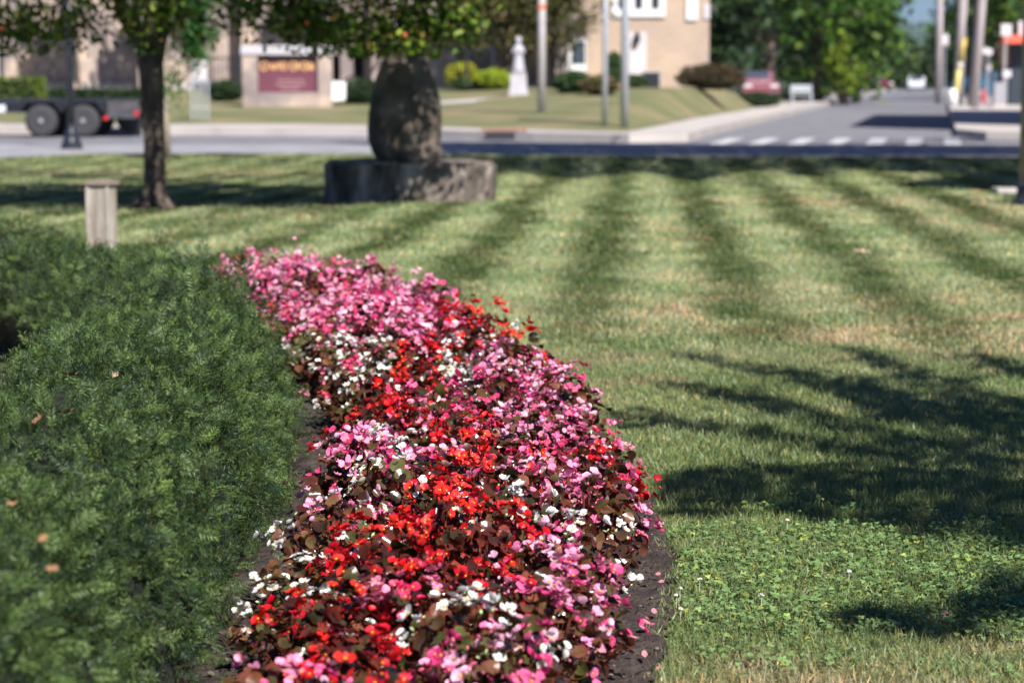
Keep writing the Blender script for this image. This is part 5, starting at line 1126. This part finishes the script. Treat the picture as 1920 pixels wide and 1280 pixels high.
MB().box(-.45, .45, -.2, .2, .42, .47).build('seat', M_GALV, bn); MB().box(-.45, .45, .17, .21, .55, .85).build('backrest', M_GALV, bn)
for sx_ in (-.4, .4):
    for sy3 in (-.17, .17): MB().box(sx_ - .03, sx_ + .03, sy3 - .03, sy3 + .03, -.02, .85 if sy3 > 0 else .419).build('leg', M_GALV, bn)
cb_ = thing('utility_cabinet', 'grey utility cabinet standing on the corner pavement before the kiosk', 'utility cabinet', (X_at(1868, 96), 96, .12))
MB().box(-.22, .22, -.2, .2, .12, .95).build('casing', noise_mat('cabinet_grey', [(.25, .25, .28), (.34, .33, .36)], 5, .5), cb_, .02); MB().box(-.26, .26, -.24, .24, 0, .12).build('footing', M_CONC, cb_)
# building outside the right edge whose shadow falls across the side road
ob = thing('corner_building', 'brick corner building beyond the right edge, shading the side road', 'building', (14.3, 54.7, .12), -math.radians(10.3))
MB().box(0, 14, 0, 22, -.1, 12).build('wall', brickmat('red_brick', (.28, .10, .07), (.22, .08, .06), (.3, .27, .24), .22, .075), ob)
for k in range(5):
    for fz in (1, 4.5, 8): wnd = MB().box(-.06, -.003, 2 + k * 4, 3.4 + k * 4, fz, fz + 2).build('window', M_WHITE, ob); MB().box(-.07, -.0605, 2.1 + k * 4, 3.3 + k * 4, fz + .1, fz + 1.9).build('pane', M_GLASS, wnd)

# ------------------------------------------------------------------ big trees along the side road and the far wood
BG = [(.035, .095, .012), (.07, .15, .015), (.02, .055, .01), (.12, .19, .02)]
def bigtree(label, px, Y, w_, h, seed, cols=BG, zlow=.6, n=90, per=42, ls=.42, group='big green trees along the side road', z0=None):
    X = X_at(px, Y); z0 = float(far_z(X, Y)) if z0 is None else z0
    return tree('broadleaf_tree', label, 'tree', (X, Y, z0), [((0, 0, -.1), .28), ((.05, 0, h * .25), .24), ((0, 0.1, h * .5), .18)], (0, 0, h * .5 + zlow), (w_ / 2, w_ / 2 * .9, h * .5), n, per, ls, w_ * .075, cols, seed, limbs=12, tr=.3, group=group)
bigtree('dark green tree right behind the corner of the tan brick building', 1350, 108, 4.2, 8, 201, DG, .0, 100)
bigtree('large green tree above the faded red car', 1440, 114, 7.5, 9, 202, zlow=2.4)
bigtree('large green tree above the pale garden bench', 1530, 118, 7.5, 10.5, 203, zlow=.2)
bigtree('large green tree with low boughs before the open side road sky', 1602, 128, 4.6, 9.5, 204, zlow=.1)
bigtree('darker green tree filling the gap behind the bench', 1490, 140, 9, 8, 205, DG, -.3)
bigtree('yellow-green young tree at the left verge of the side road', 1578, 116, 1.5, 3.2, 206, [(.14, .22, .02), (.2, .27, .03)], 0, 30, 40, .25)
bigtree('green tree above the kiosk near the right edge', 1862, 140, 6.5, 9, 207, zlow=1.6, z0=.12)
bigtree('dark tree behind the rightmost utility pole', 1845, 165, 7.5, 8, 208, DG, -.5, z0=.12)
bigtree('dark green tree between the two left utility poles', 1782, 190, 3.4, 7, 209, DG, -.3, z0=.12)
r = np.random.RandomState(77)
n = 24000; px_ = r.uniform(1540, 1900, n); Yw = r.uniform(290, 340, n); X_ = (px_ - 960) / FPX * Yw; topz = 5.8 + 1.4 * np.sin(px_ * .05 + 1) + .8 * np.sin(px_ * .13) + (Yw - 290) * .05 - np.clip((px_ - 1640) / 100, 0, 1) * 1.2
pos = np.stack([X_, Yw, r.uniform(0, 1, n) ** .7 * topz], 1)
V, F, T_ = leaves(pos, 1.0, [(.035, .065, .02), (.05, .085, .025), (.065, .10, .03)], r, .7)
tag(np_mesh('far_wood', V, F, M_LEAF, None, T_), 'distant green wood closing the end of the side road', 'wood', kind='stuff')
# far hills and a blue mountain ridge
def ridge(name, Y, x0, x1, prof, depth, mat, seed):
    xs = np.linspace(x0, x1, 60); ys = np.linspace(0, depth, 8); V = []
    for j, d in enumerate(ys):
        for x in xs: V.append((x, Y + d, -1 + prof(x) * math.sin(min(1, (d / depth) * 1.25) * math.pi / 2) * (1 + .05 * math.sin(x * .03 + d))))
    F = np.array([(j * 60 + i, j * 60 + i + 1, (j + 1) * 60 + i + 1, (j + 1) * 60 + i) for j in range(7) for i in range(59)])
    return tag(np_mesh(name, np.array(V), F, mat, None, None, None, True), kind='structure')
M_HILL = noise_mat('wooded_slope', [(.03, .06, .02), (.05, .09, .03)], .02, .95)
ridge('hills', 420, -300, 700, lambda x: 6.5 + 2 * math.sin(x * .03) + 1.2 * math.sin(x * .11), 220, M_HILL, 1)
ridge('mountain', 3600, -2500, 4500, lambda x: 60 + 34 * math.exp(-((x - 690) / 240) ** 2) + 10 * math.sin(x * .004) + 4 * math.sin(x * .013), 900, M_HILL, 2)

# ------------------------------------------------------------------ summer air between here and the hills
hz_ = MB().box(-4000, 5500, -55, 5200, -2, 190).build('haze', None)
hm = bpy.data.materials.new('haze_air'); hm.use_nodes = True; ht = hm.node_tree; ht.nodes.clear()
pvn = ht.nodes.new('ShaderNodeVolumePrincipled'); pvn.inputs['Color'].default_value = (.62, .78, 1, 1); pvn.inputs['Density'].default_value = .00009; pvn.inputs['Anisotropy'].default_value = .3
ho = ht.nodes.new('ShaderNodeOutputMaterial'); ht.links.new(pvn.outputs[0], ho.inputs['Volume']); hz_.data.materials.clear(); hz_.data.materials.append(hm)
tag(hz_, 'thin blue summer haze over the far hills', 'haze', kind='stuff')
